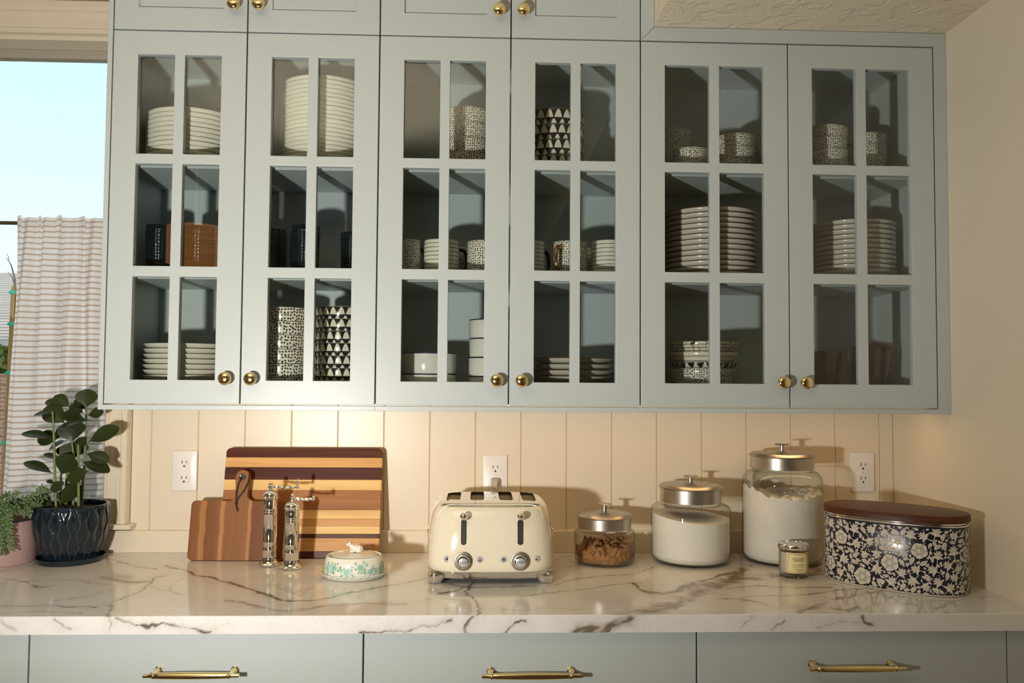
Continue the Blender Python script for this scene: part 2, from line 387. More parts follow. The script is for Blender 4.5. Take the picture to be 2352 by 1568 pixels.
glass_door(cabC, XG[4], XG[5], XG[5] - 0.0235); glass_door(cabC, XG[5], XG[6], XG[5] + 0.0345)
MB().box(XL, -0.001, -c_, -0.001, ZB - 0.003, ZCEIL - 0.02).build('end_panel', M['cab'], cabA, None, True, bevel=0.001)
MB().box(XG[6] + 0.002, XR - 0.0005, -c_, -c_ + 0.02, ZB - 0.003, ZT + 0.002).build('stile', M['cab'], cabC, None, True, bevel=0.001)
MB().prism([(XG[4] + 0.001, ZT + 0.002), (XR - 0.0005, ZT + 0.002), (XR - 0.0005, ZSOF - 0.0005), (1.3695, ZSOF - 0.0005)], -c_ - 0.0, -c_ + 0.02).build('top_rail', M['cab'], cabC, None, True, bevel=0.0006)
MB().box(XG[6] + 0.001, XR - 0.001, -c_ + 0.03, -0.001, FLR, ZSOF - 0.02).build('filler', M['cab'], cabC, None, True) if False else None
for hz in (CT + 1.235, CT + 0.515):
    MB().box(XG[6] - 0.034, XG[6] - 0.019, -c_ + 0.028, -c_ + 0.075, hz - 0.011, hz + 0.011).build('hinge', M['darkmetal'], cabC, None, True, bevel=0.002)
def shaker(cab, x0, x1, z0, z1, kx, kz):
    x0 += GAP; x1 -= GAP
    d = MB().holes([x0, x0 + 0.060, x1 - 0.060, x1], [z0, z0 + 0.058, z1 - 0.06, z1], lambda i, j: not (i == 1 and j == 1), -c_, -c_ + DT).build('door', M['cab'], cab, None, True, bevel=0.0012)
    MB().box(x0 + 0.055, x1 - 0.055, -c_ + 0.007, -c_ + 0.016, z0 + 0.05, z1 - 0.055).build('panel', M['cab'], d, None, True)
    knob(d, kx, kz)
for (i, lab) in ((0, 'short solid door cabinet stacked on top of the window side cabinet'), (2, 'short solid door cabinet stacked on top of the mug cabinet')):
    x0, x1 = XG[i], XG[i + 2]; z0, z1 = ZT + 0.0008, ZCEIL - 0.025
    t = thing('upper_cabinet', (x0, 0, z0), lab, 'cabinet', 'solid door cabinets over the glass ones')
    MB().box(x0 + 0.001, x1 - 0.001, -c_ + DT + 0.003, -0.001, z0, z1).build('body', M['cab'], t, None, True)
    shaker(t, x0, XG[i + 1], z0 + 0.001, z1, XG[i + 1] - 0.0305, CT + 1.4265); shaker(t, XG[i + 1], x1, z0 + 0.001, z1, XG[i + 1] + 0.031, CT + 1.4275)
tag(MB().prism([(XG[4] + 0.001, ZT + 0.0025), (1.3685, ZSOF), (1.3685, ZCEIL - 0.02), (XG[4] + 0.001, ZCEIL - 0.02)], -c_, -c_ + 0.02).build('filler_stile', M['cab'], None, None, bevel=0.0006), 'narrow painted filler strip between solid door and low ceiling', 'trim strip')
# under-cabinet strip light
M['led'] = G('warm_led'); _e = M['led'].n('Emission', Color=(1.0, 0.62, 0.28), Strength=6.0); M['led'].t.links.new(_e.outputs[0], M['led'].out.inputs[0]); M['led'] = M['led'].m
M['alu'] = plain('aluminium', (0.7, 0.7, 0.7), 0.4, 1.0)
led = thing('strip_light', (1.03, -0.20, FLR - 0.0005), 'warm slim strip light fixed under the wall cabinets', 'light')
MB().box(-1.0, 1.045, -0.009, 0.009, -0.006, 0).build('channel', M['alu'], led)
MB().box(-0.998, 1.043, -0.007, 0.007, -0.0075, -0.0062).build('diffuser', M['led'], led)
for k in range(4):
    L = bpy.data.lights.new('strip_lamp', 'AREA'); L.shape = 'RECTANGLE'; L.size = 0.5; L.size_y = 0.012; L.energy = 0.25; L.color = (1.0, 0.60, 0.27)
    o = bpy.data.objects.new('strip_lamp', L); C.objects.link(o); o.parent = led; o.location = (-0.74 + 0.51 * k, 0, -0.0085)

# ================================================================== base cabinets and worktop
BY = -CDEP + 0.022
bx = [-0.72, 0.0023, 0.6887, 1.3934, 2.0684]
def pull(parent, x0, x1, z, y):
    mb = MB(); yb = y - 0.034
    for x in (x0 + 0.018, x1 - 0.018):
        m = MB().lathe([(0, 0), (0.0085, 0), (0.0085, 0.003), (0.0068, 0.004), (0.0072, 0.006), (0.0055, 0.008), (0.0048, 0.026), (0.0052, 0.034), (0, 0.035)], 20)
        mb.add([(p[0] + x, y - p[2], z + p[1] + 0.0) for p in m.v], m.f)
    N = 24; pts = []; rs = []
    for k in range(N + 1):
        t = k / N; x = x0 + (x1 - x0) * t; e = min(t, 1 - t) * (x1 - x0)
        r = 0.0042 if e < 0.02 else 0.0048 + 0.0026 * math.sin(PI * t) ** 0.7
        pts.append((x, yb, z)); rs.append(r)
    mb.tube(pts, rs, 14)
    for x in (x0 + 0.021, x1 - 0.021): mb.tube([(x - 0.0028, yb, z), (x - 0.0014, yb, z), (x + 0.0014, yb, z), (x + 0.0028, yb, z)], [0.0055, 0.0066, 0.0066, 0.0055], 14)
    return mb.build('pull', M['brass'], parent, 50, True)
DZ = [(CT - CTH - 0.005, CT - CTH - 0.170), (CT - CTH - 0.174, CT - CTH - 0.460), (CT - CTH - 0.464, 0.105)]
blabs = ['drawer base cabinet under the window end of the worktop', 'drawer base cabinet below the cutting boards', 'drawer base cabinet below the toaster', 'drawer base cabinet below the glass jars']
pu = [None, (0.249, 0.442, -0.1163), (0.9374, 1.1432, -0.1213), (1.6223, 1.8286, -0.1105)]
for i in range(4):
    x0, x1 = bx[i], bx[i + 1]
    t = thing('base_cabinet', (x0, 0, 0), 'grey blue ' + blabs[i], 'cabinet', 'base cabinets with brass pulls')
    MB().box(x0 + 0.0005, x1 - 0.0005, BY + 0.022, 0.0, 0.1, CT - CTH - 0.0005).build('body', M['cab'], t, None, True)
    MB().box(x0 + 0.0005, x1 - 0.0005, BY + 0.08, -0.05, 0, 0.1).build('toe_kick', M['darkmetal'], t, None, True)
    for j, (zt, zb) in enumerate(DZ):
        d = MB().box(x0 + 0.0016, x1 - 0.0016, BY, BY + 0.02, zb, zt).build('drawer', M['cab'], t, None, True, bevel=0.0012)
        xm = (x0 + x1) / 2; q = pu[i]
        if q and j == 0: pull(d, q[0], q[1], CT + q[2], BY)
        else: pull(d, xm - 0.10, xm + 0.10, (zt + zb) / 2 if j == 0 else zt - 0.08, BY)
MB().box(bx[4] + 0.001, XR - 0.0005, BY, BY + 0.02, 0.1, CT - CTH - 0.0005).build('filler_panel', M['cab'], t, None, True, bevel=0.001)
# worktop with veined marble
veins = [  # (points in photo pixels on the top, half width in m, darkness, warmth)
 ([(380, 1298), (448, 1318), (500, 1332), (545, 1341), (590, 1360), (645, 1378), (668, 1381)], .0030, .85, .35),
 ([(668, 1381), (725, 1378), (790, 1364), (860, 1350), (925, 1340), (985, 1328), (1010, 1318)], .0026, .75, .35),
 ([(520, 1378), (590, 1391), (620, 1398), (660, 1402), (710, 1398), (770, 1388), (850, 1383), (930, 1386)], .0050, .40, .5),
 ([(370, 1322), (345, 1340), (320, 1358), (285, 1374), (250, 1392), (248, 1414)], .0036, .8, .3),
 ([(232, 1325), (265, 1333), (320, 1337), (350, 1335), (372, 1322)], .0065, .55, .5),
 ([(345, 1347), (385, 1356), (395, 1343), (420, 1328)], .0016, .5, .4), ([(385, 1356), (415, 1366)], .0014, .5, .4),
 ([(0, 1326), (60, 1336), (90, 1348), (115, 1345)], .0035, .45, .5), ([(0, 1391), (60, 1392), (130, 1390), (215, 1395)], .0018, .6, .4),
 ([(60, 1333), (190, 1333), (240, 1345)], .0012, .35, .4), ([(120, 1380), (200, 1372), (235, 1360)], .0018, .3, .5), ([(0, 1410), (100, 1404), (180, 1408)], .0016, .3, .4),
 ([(220, 1270), (270, 1288), (310, 1302), (360, 1306)], .0034, .65, .5), ([(10, 1312), (70, 1300), (110, 1286)], .0022, .55, .5),
 ([(620, 1340), (650, 1355), (680, 1360), (720, 1345)], .0060, .22, .7), ([(650, 1345), (690, 1368), (740, 1330), (760, 1310)], .0014, .35, .8),
 ([(1010, 1362), (1050, 1355), (1075, 1345), (1090, 1335)], .0028, .7, .25), ([(1078, 1345), (1070, 1360), (1090, 1380), (1104, 1396), (1086, 1422)], .0040, .8, .25),
 ([(960, 1378), (1010, 1372), (1060, 1378)], .0012, .3, .4), ([(990, 1332), (1030, 1340), (1080, 1350), (1130, 1348), (1230, 1346)], .0022, .55, .3),
 ([(1090, 1395), (1180, 1400), (1270, 1395), (1340, 1398)], .0014, .3, .4), ([(1200, 1370), (1290, 1358), (1370, 1350), (1430, 1340), (1470, 1335)], .0016, .5, .5),
 ([(1262, 1315), (1310, 1302), (1340, 1290), (1400, 1278)], .0026, .5, .45), ([(1275, 1283), (1320, 1272)], .002, .4, .4), ([(1262, 1346), (1320, 1330), (1400, 1322), (1470, 1316), (1500, 1300)], .0022, .5, .45),
 ([(1455, 1338), (1462, 1352), (1485, 1362), (1530, 1362), (1585, 1345), (1640, 1325), (1690, 1312)], .0048, .85, .55),
 ([(1420, 1424), (1470, 1409), (1520, 1398), (1565, 1380), (1600, 1362), (1650, 1345), (1690, 1325), (1720, 1300)], .0175, .95, .55),
 ([(1480, 1408), (1530, 1398), (1560, 1392)], .0050, .9, .4), ([(1560, 1376), (1640, 1372), (1720, 1380), (1760, 1388)], .0030, .55, .5),
 ([(1590, 1350), (1680, 1328), (1760, 1326), (1850, 1322), (1890, 1310)], .0165, .75, .7), ([(1660, 1352), (1760, 1345), (1840, 1350), (1905, 1348)], .0034, .5, .5),
 ([(1700, 1300), (1705, 1275), (1690, 1265)], .004, .5, .5), ([(1640, 1378), (1760, 1368), (1850, 1366), (1960, 1352), (2020, 1348)], .0020, .5, .5),
 ([(1835, 1406), (1880, 1388), (1930, 1374), (1985, 1364), (2030, 1352)], .0050, .5, .6), ([(1915, 1398), (1945, 1402), (1965, 1394)], .0038, .7, .3),
 ([(2040, 1385), (2120, 1390), (2200, 1382)], .0016, .3, .5), ([(2150, 1400), (2230, 1372), (2290, 1368)], .0016, .3, .5),
]
fveins = [([(112, 1412), (140, 1430), (167, 1447)], .0022, .7, .3), ([(245, 1412), (252, 1430), (249, 1447)], .0020, .7, .2), ([(262, 1416), (320, 1437), (380, 1434), (430, 1440), (455, 1447), (485, 1452)], .0026, .85, .2),
 ([(830, 1455), (870, 1450), (900, 1440), (980, 1444), (1030, 1430), (1045, 1424)], .0024, .75, .2), ([(1088, 1424), (1068, 1440), (1064, 1457)], .0028, .7, .2), ([(1153, 1458), (1180, 1440), (1208, 1424)], .0022, .8, .35),
 ([(1325, 1458), (1375, 1438), (1430, 1426), (1445, 1420)], .0125, .85, .45), ([(1345, 1456), (1400, 1440)], .004, .9, .3), ([(1770, 1446), (1790, 1430), (1803, 1417)], .0022, .6, .4), ([(1985, 1410), (1990, 1425), (2005, 1440)], .0045, .65, .2),
 ([(1870, 1440), (1930, 1425), (2010, 1430)], .0018, .3, .4), ([(0, 1425), (20, 1440), (35, 1447)], .005, .3, .3), ([(520, 1430), (480, 1450)], .0016, .3, .3), ([(1700, 1440), (1720, 1420)], .0015, .4, .4)]
def vnoise(x, y, sc, seed):
    rs = np.random.RandomState(seed); tab = rs.rand(64, 64)
    x = x * sc; y = y * sc; xi = np.floor(x).astype(int); yi = np.floor(y).astype(int); fx = x - xi; fy = y - yi
    fx = fx * fx * (3 - 2 * fx); fy = fy * fy * (3 - 2 * fy)
    g = lambda i, j: tab[i % 64, j % 64]
    return (g(xi, yi) * (1 - fx) + g(xi + 1, yi) * fx) * (1 - fy) + (g(xi, yi + 1) * (1 - fx) + g(xi + 1, yi + 1) * fx) * fy - 0.5
def vein_field(px, py, lines, ysc=1.0):
    dark = np.zeros(px.shape); warm = np.zeros(px.shape)
    wx = px + 0.016 * vnoise(px, py, 22, 1) + 0.008 * vnoise(px, py, 60, 2) + 0.004 * vnoise(px, py, 150, 5)
    wy = py + 0.016 * vnoise(px, py, 22, 3) + 0.008 * vnoise(px, py, 60, 4) + 0.004 * vnoise(px, py, 150, 6)
    thick = 0.75 + 0.9 * vnoise(px, py, 35, 7); patch = np.clip(0.85 + 1.1 * vnoise(px, py, 28, 8) + 0.6 * vnoise(px, py, 90, 9), 0.1, 1.15)
    streak = np.clip(0.7 + 1.4 * vnoise(px * 0.9 + py * 0.8, py * 3.0 - px * 1.2, 60, 11), 0.5, 1.2)
    for pts, w, dk, wm in lines:
        P = np.array(pts) * np.array([1, ysc]); lo = P.min(0) - w * 6 - .03; hi = P.max(0) + w * 6 + .03
        sel = np.where((px > lo[0]) & (px < hi[0]) & (py * ysc > lo[1]) & (py * ysc < hi[1]))[0]
        if len(sel) == 0: continue
        X, Y = wx[sel], wy[sel] * ysc; d = np.full(len(sel), 9.0)
        for k in range(len(P) - 1):
            A, B = P[k], P[k + 1]; ab = B - A; t = np.clip(((X - A[0]) * ab[0] + (Y - A[1]) * ab[1]) / (ab @ ab), 0, 1)
            d = np.minimum(d, np.hypot(X - A[0] - t * ab[0], Y - A[1] - t * ab[1]))
        ww = 1.25 * w * np.clip(thick[sel], .3, 1.5)
        core = np.exp(-(d / ww) ** 2 * 1.4) * min(1, dk * 1.15) * patch[sel] * (streak[sel] if w > .008 else 1.0)
        halo = np.exp(-d / (ww * 3 + .006)) * dk * 0.24
        val = np.clip(core + halo, 0, 1); new = val > dark[sel]
        dark[sel] = np.maximum(dark[sel], val); warm[sel] = np.where(new, np.maximum(wm, 0.0) + 0.25 * (1 - core), warm[sel])
    return dark, np.clip(warm, 0, 1)
def worktop():
    x0, x1, y0, y1, st = -0.75, XR - 0.0005, -CDEP, -0.0003, 0.0022
    nx = int((x1 - x0) / st); ny = int((y1 - y0) / st); nz = 16
    xs = np.linspace(x0, x1, nx); ys = np.linspace(y0, y1, ny); zs = np.linspace(CT - CTH, CT - 0.0015, nz)
    vt = np.array([(x, y) for y in ys for x in xs]); 
    top = np.c_[vt, np.full(len(vt), CT)]; top[vt[:, 1] < y0 + 1e-6, 1] = y0 + 0.0015
    fr = np.array([(x, y0, z) for z in zs for x in xs])
    V = np.vstack([top, fr]); nt_ = len(top)
    i, j = np.meshgrid(np.arange(nx - 1), np.arange(ny - 1)); k = (j * nx + i).ravel()
    F = np.c_[k, k + 1, k + nx + 1, k + nx]
    i, j = np.meshgrid(np.arange(nx - 1), np.arange(nz - 1)); k = (nt_ + j * nx + i).ravel()
    F2 = np.c_[k, k + 1, k + nx + 1, k + nx]
    i = np.arange(nx - 1); kb = nt_ + (nz - 1) * nx
    F3 = np.c_[kb + i, kb + i + 1, i + 1, i]
    b = len(V); V = np.vstack([V, [(x0, y1, CT - CTH), (x1, y1, CT - CTH)]])
    F4 = np.array([(nt_, b, b + 1, nt_ + nx - 1), (b, nt_, 0, nx * (ny - 1)), (nt_ + nx - 1, b + 1, nt_ - 1, nx - 1)])
    F = np.vstack([F, F2, F3, F4])
    me = bpy.data.meshes.new('worktop'); me.vertices.add(len(V)); me.vertices.foreach_set('co', V.ravel())
    me.loops.add(F.size); me.loops.foreach_set('vertex_index', F.ravel().astype(np.int32))
    me.polygons.add(len(F)); me.polygons.foreach_set('loop_start', np.arange(0, F.size, 4, dtype=np.int32)); me.update(calc_edges=True)
    tl = [([(onZ(u, v).x, onZ(u, v).y) for u, v in p], w, d, wm) for p, w, d, wm in veins]
    fl = [([(onY(u, v, -CDEP).x, onY(u, v, -CDEP).z) for u, v in p], w, d, wm) for p, w, d, wm in fveins]
    d1, w1 = vein_field(vt[:, 0], vt[:, 1], tl, 0.42); d2, w2 = vein_field(fr[:, 0], fr[:, 2], fl)
    D = np.concatenate([d1, d2, [0, 0]]); Wm = np.concatenate([w1, w2, [0, 0]])
    at = me.attributes.new('vein', 'FLOAT_VECTOR', 'POINT'); at.data.foreach_set('vector', np.c_[D, Wm, 0 * D].ravel())
    me.shade_smooth(); me.set_sharp_from_angle(angle=math.radians(30))
    g = G('veined_marble'); A = g.n('Attribute', _attribute_name='vein'); sp = g.n('SeparateXYZ', i0=A.outputs['Vector'])
    t = g.tex(); n = g.noise(t, 6, 5, 0.55, 0.6); fine = g.noise(g.tex(scale=(1, 2.5, 1)), 9, 7, 0.6, 1.6)
    base = g.mix(n, (0.69, 0.675, 0.645), (0.77, 0.76, 0.735))
    hair = g.ramp(g.math('ABSOLUTE', g.math('SUBTRACT', fine, 0.5)), [(0.0, (1, 1, 1)), (0.012, (0, 0, 0))])
    base = g.mix(g.math('MULTIPLY', hair, 0.22), base, (0.50, 0.40, 0.26))
    vc = g.mix(sp.outputs[1], (0.075, 0.065, 0.055), (0.24, 0.165, 0.085))
    col = g.mix(g.math('MINIMUM', g.math('MULTIPLY', sp.outputs[0], 1.05), 0.95), base, vc)
    me.materials.append(g.pbr(col, 0.10, spec=0.55))
    o = bpy.data.objects.new('worktop', me); C.objects.link(o)
    return tag(o, 'polished white marble worktop with grey brown veins', 'worktop')
worktop()

# ================================================================== crockery in the cabinets
CREAM = (0.72, 0.66, 0.53)
def uvs(g):
    t = g.n('TexCoord'); sp = g.n('SeparateXYZ', i0=t.outputs['UV']); return t.outputs['UV'], sp.outputs[0], sp.outputs[1]
def m_dots(name, pitch, rad, ground, ink, rim=0.85):
    g = G(name); uv, u, v = uvs(g)
    vo = g.n('TexVoronoi', Scale=1.0 / pitch, Randomness=0.5); vo.voronoi_dimensions = '2D'; g.t.links.new(uv, vo.inputs['Vector'])
    f = g.math('MAXIMUM', g.math('LESS_THAN', vo.outputs['Distance'], rad), g.math('MULTIPLY', g.math('GREATER_THAN', v, -0.0011), rim))
    return g.pbr(g.mix(f, ground, ink), 0.15, spec=0.5)
def m_tri(name, pu, pv, ground, ink, vmin=None, vmax=None, flip=False):
    """rows of rounded triangles"""
    g = G(name); uv, u, v = uvs(g)
    row = g.math('DIVIDE', v, pv); ri = g.math('FLOOR', row); fv = g.math('SUBTRACT', row, ri)
    uu = g.math('ADD', g.math('DIVIDE', u, pu), g.math('MULTIPLY', ri, 0.5))
    fu = g.math('ABSOLUTE', g.math('SUBTRACT', g.math('FRACT', uu), 0.5))
    q = g.math('SUBTRACT', 1.0, fv) if flip else fv
    lim = g.math('MULTIPLY', g.math('SQRT', g.math('MAXIMUM', g.math('SUBTRACT', 0.90, q), 0.0)), 0.47)
    f = g.math('MULTIPLY', g.math('LESS_THAN', fu, lim), g.math('GREATER_THAN', q, 0.06))
    if vmin is not None: f = g.math('MULTIPLY', f, g.math('MULTIPLY', g.math('GREATER_THAN', v, vmin), g.math('LESS_THAN', v, vmax)))
    f = g.math('MAXIMUM', f, g.math('MULTIPLY', g.math('GREATER_THAN', v, -0.0009), 0.75)) if vmin is None else f
    return g.pbr(g.mix(f, ground, ink), 0.13, spec=0.5)
def m_stripes(name, pitch, w, ground, ink, v0, v1):
    g = G(name); uv, u, v = uvs(g)
    wob = g.math('MULTIPLY', g.math('SUBTRACT', g.noise(uv, 30, 2), 0.5), 0.0012)
    fr = g.math('FRACT', g.math('DIVIDE', g.math('ADD', v, wob), pitch)); f = g.math('LESS_THAN', fr, w / pitch)
    f = g.math('MULTIPLY', f, g.math('MULTIPLY', g.math('GREATER_THAN', v, v0), g.math('LESS_THAN', v, v1)))
    return g.pbr(g.mix(f, ground, ink), 0.15, spec=0.5)
def m_rim(name, ground, ink, v0, rough=0.15):
    g = G(name); uv, u, v = uvs(g); f = g.math('GREATER_THAN', v, v0)
    return g.pbr(g.mix(f, ground, ink), rough, spec=0.5)
def m_grid(name, ground, ink, v0):
    g = G(name); uv, u, v = uvs(g)
    a = g.math('LESS_THAN', g.math('FRACT', g.math('DIVIDE', v, 0.0085)), 0.17)
    n = g.math('MULTIPLY', g.noise(uv, 55, 1), 0.035)
    b = g.math('LESS_THAN', g.math('FRACT', g.math('DIVIDE', g.math('ADD', u, n), 0.0155)), 0.11)
    f = g.math('MULTIPLY', g.math('MAXIMUM', a, b), g.math('GREATER_THAN', v, v0))
    return g.pbr(g.mix(f, ground, ink), 0.15, spec=0.5)
INK = (0.014, 0.012, 0.012)
M['plate'] = plain('cream_glaze', (0.74, 0.69, 0.58), 0.18)
M['plate_rim'] = m_rim('cream_glaze_brown_rim', (0.62, 0.57, 0.48), (0.16, 0.085, 0.05), 0.0185)
M['dots'] = m_dots('dotted_glaze', 0.0080, 0.30, CREAM, INK)
M['dots_m'] = m_dots('dotted_glaze_medium', 0.0064, 0.28, CREAM, INK)
M['dots_s'] = m_dots('dotted_glaze_small', 0.0062, 0.28, (0.70, 0.65, 0.54), INK)
M['tri'] = m_tri('triangle_glaze', 0.0215, 0.0225, INK, (0.70, 0.64, 0.50))
M['tri_haze'] = m_tri('triangle_glaze_painted_haze', 0.0240, 0.0250, (0.030, 0.024, 0.018), (0.74, 0.69, 0.55))  # black glaze lifted to brown: haze reflected in the pane, painted into the colour
M['stripe'] = m_stripes('striped_glaze', 0.0108, 0.0015, (0.72, 0.67, 0.56), (0.035, 0.03, 0.05), -0.083, -0.004)
M['rimblue'] = m_rim('white_glaze_blue_rim', (0.70, 0.67, 0.60), (0.02, 0.02, 0.07), -0.0030)
M['grid'] = m_grid('crosshatch_glaze', CREAM, INK, -0.030)
M['lines'] = m_stripes('line_glaze', 0.0125, 0.0016, CREAM, INK, -0.04, 0.2)
M['triband'] = m_tri('triangle_band_glaze', 0.0250, 0.0165, CREAM, INK, -0.0164, -0.0008, True)
M['goldglaze'] = plain('gold_glaze', (0.35, 0.18, 0.045), 0.16, 0.75)
M['darkglaze'] = plain('dark_bronze_glaze', (0.06, 0.04, 0.03), 0.16, 0.6)
def m_blueglass():
    g = G('smoky_blue_glass'); tr = g.n('BsdfTransparent', Color=(0.16, 0.28, 0.32)); g.pbr((0.005, 0.016, 0.020), 0.10, spec=0.8)
    b = [n for n in g.t.nodes if n.type == 'BSDF_PRINCIPLED'][0]; mx = g.n('MixShader', i0=0.72)
    g.t.links.new(tr.outputs[0], mx.inputs[1]); g.t.links.new(b.outputs[0], mx.inputs[2]); g.t.links.new(mx.outputs[0], g.out.inputs[0]); return g.m
M['blueglass'] = m_blueglass()
M['pinkglass'] = glass('rose_glass', (0.72, 0.42, 0.42), (0.42, 0.20, 0.20), 1.4, 0.02)

def plate_mesh(R, flare=False, mat='plate', h=0.020):
    if flare:
        pr = [(0, .003), (R * .55, .003), (R * .56, 0), (R * .62, 0), (R * .64, .003), (R * .80, .006), (R * .92, .0115), (R * .985, .0175), (R, .0195), (R * .995, .0205), (R * .97, .0195), (R * .9, .0145), (R * .78, .0095), (R * .6, .007), (0, .007)]
    else:
        pr = [(0, .003), (R * .60, .003), (R * .61, 0), (R * .66, 0), (R * .68, .003), (R * .86, .005), (R * .95, .009), (R * .99, .0145), (R, .019), (R * .995, .0205), (R * .975, .0205), (R * .955, .014), (R * .90, .010), (R * .7, .007), (0, .007)]
    return MB().lathe(pr, 56).mesh('plate', M[mat], 50)
def bowl_mesh(R, h, mat, base=0.62, straight=False, uvr=None):
    if straight: pr = [(0, .003), (R * .9, .003), (R * .93, 0), (R * .97, .001), (R * .995, .006), (R, h * .5), (R, h - .001), (R * .99, h), (R * .965, h - .001), (R * .955, .012), (R * .9, .006), (0, .006)]
    else:
        pr = [(0, .003), (R * base * .9, .003), (R * base * .92, 0), (R * base, 0), (R * base * 1.04, .004)]
        for k in range(1, 9):
            t = k / 8; pr.append((R * (base * 1.04 + (1 - base * 1.04) * math.sin(t * PI / 2) ** 0.75), .004 + (h - .005) * t))
        pr += [(R * .99, h), (R * .965, h - .001)]
        for k in range(6, 0, -1):
            t = k / 7; pr.append((R * (base + (0.955 - base) * math.sin(t * PI / 2) ** 0.75), .007 + (h - .005) * t))
        pr += [(R * base * .7, .007), (0, .007)]
    mb = MB().lathe(pr, 52, uvr=uvr); mb.uv = [[(q[0], q[1] - h) for q in f] for f in mb.uv]
    return mb.mesh('bowl', M[mat], 50)
def stack(name, me, x, y, z0, n, pitch, lab, cat, group, jit=0.0009, tilts=None, what='plate', R=None):
    """one object per piece, bottom one first; label counts from the top"""
    for i in range(n):
        o = bpy.data.objects.new(name, me); C.objects.link(o)
        o.location = (x + random.uniform(-jit, jit), y + random.uniform(-jit, jit), z0 + i * pitch)
        o.rotation_euler = (0, 0, random.uniform(0, 6.28))
        if tilts and i in tilts: o.rotation_euler = tilts[i]
        tag(o, lab.format(ORD[n - 1 - i]) if n > 1 else lab.format(''), cat, group)
def spot(ul, ur, v, y): A = onY(ul, v, y); B = onY(ur, v, y); return (A.x + B.x) / 2, (B.x - A.x) / 2
def zt(u, v, y): return onY(u, v, y).z
def plates(ul, ur, vtop, zsh, n, y, lab, flare=False, mat='plate'):
    x, R = spot(ul, ur, vtop, y); top = zt((ul + ur) / 2, vtop, y - R)
    pitch = (top - zsh - 0.0205) / (n - 1)
    stack('plate', plate_mesh(R, flare, mat), x, y, zsh + 0.0003, n, pitch, lab, 'plate', lab.split('{}')[1].strip(' ,').replace('in the ', '').replace('of the ', ''))
def bowls(ul, ur, vtop, zsh, n, y, lab, mat, hr=1.9, base=0.62, straight=False, tilts=None, h=None):
    x, R = spot(ul, ur, vtop, y); top = zt((ul + ur) / 2, vtop, y - R)
    if n == 1: h = top - zsh; pitch = 0
    else:
        if h is None: h = (top - zsh) / (1 + (n - 1) / hr)
        pitch = (top - zsh - h) / (n - 1)
    stack('bowl', bowl_mesh(R, h, mat, base, straight), x, y, zsh + 0.0003, n, pitch, lab, 'bowl', lab.split('{}')[-1].strip(' ,') if n > 1 else None, tilts=tilts)
YC = -0.145
plates(343, 548, 245, Z2T, 11, YC, 'cream plate, {} in the shorter pile above the blue tumblers')
plates(652, 842, 171, Z2T, 20, YC, 'cream plate, {} in the tall pile of twenty')
plates(334, 530, 788, Z0T, 9, YC, 'cream plate, {} in the pile under the blue tumblers', flare=True)
bowls(592, 714, 704, Z0T, 6, -0.16, 'dotted bowl, {} in the leaning tower beside the triangle bowls', 'dots', 1.15, 0.90, tilts={2: (0.0, 0.014, 1), 3: (0.0, 0.016, 2), 4: (0.0, 0.012, 4)})
bowls(726, 850, 703, Z0T, 7, -0.16, 'black bowl with cream triangles, {} in the tall tower', 'tri', 1.15, 0.90, tilts={3: (0.0, 0.016, 1.1), 4: (0.0, 0.010, 2)})
bowls(1012, 1130, 243, Z2T, 4, YC, 'dotted bowl, {} of the four above the mugs', 'dots_m', 1.3, 0.88)
bowls(1200, 1344, 247, Z2T, 4, YC, 'black bowl, cream triangles and painted haze, {} of the four above the mugs', 'tri_haze', 1.15, 0.86, tilts={2: (0.0, -0.016, 1), 3: (0.0, -0.012, 2)})
bowls(921, 1048, 809, Z0T, 2, -0.16, 'white straight bowl with blue rim, {} of the low pair', 'rimblue', straight=True, hr=1.0001)
bowls(1077, 1202, 731, Z0T, 4, -0.16, 'white straight bowl with blue rim, {} of the four', 'rimblue', straight=True, hr=1.0001)
plates(1228, 1410, 821, Z0T, 6, YC, 'cream plate with brown edge, {} in the pile under the mugs', True, 'plate_rim')
bowls(1510, 1588, 291, Z2T, 3, -0.07, 'small dotted bowl, {} of the three behind the single bowl', 'dots_s', 1.3, 0.84)
bowls(1545, 1624, 336, Z2T, 1, -0.20, 'single small dotted bowl standing in front of a stack of three', 'dots_s', base=0.74)
bowls(1645, 1731, 304, Z2T, 3, -0.175, 'small dotted bowl, {} of the front three near the door gap', 'dots_s', 1.3, 0.84)
bowls(1733, 1808, 298, Z2T, 3, -0.105, 'small dotted bowl, {} of the set back three behind the door stile', 'dots_s', 1.3, 0.84)
bowls(1856, 1943, 284, Z2T, 4, -0.19, 'small dotted bowl, {} of the leaning four', 'dots_s', 1.3, 0.84, tilts={3: (0.03, 0.05, 0.4), 2: (0.0, 0.03, 2)})
bowls(1948, 2032, 302, Z2T, 4, -0.13, 'small dotted bowl, {} of the four nearest the cabinet side', 'dots_s', 1.3, 0.84)
plates(1524, 1735, 472, Z1T, 13, YC, 'cream plate with brown edge, {} in the pile of thirteen', False, 'plate_rim')
plates(1868, 2048, 500, Z1T, 12, YC, 'cream plate with brown edge, {} in the pile of twelve', False, 'plate_rim')
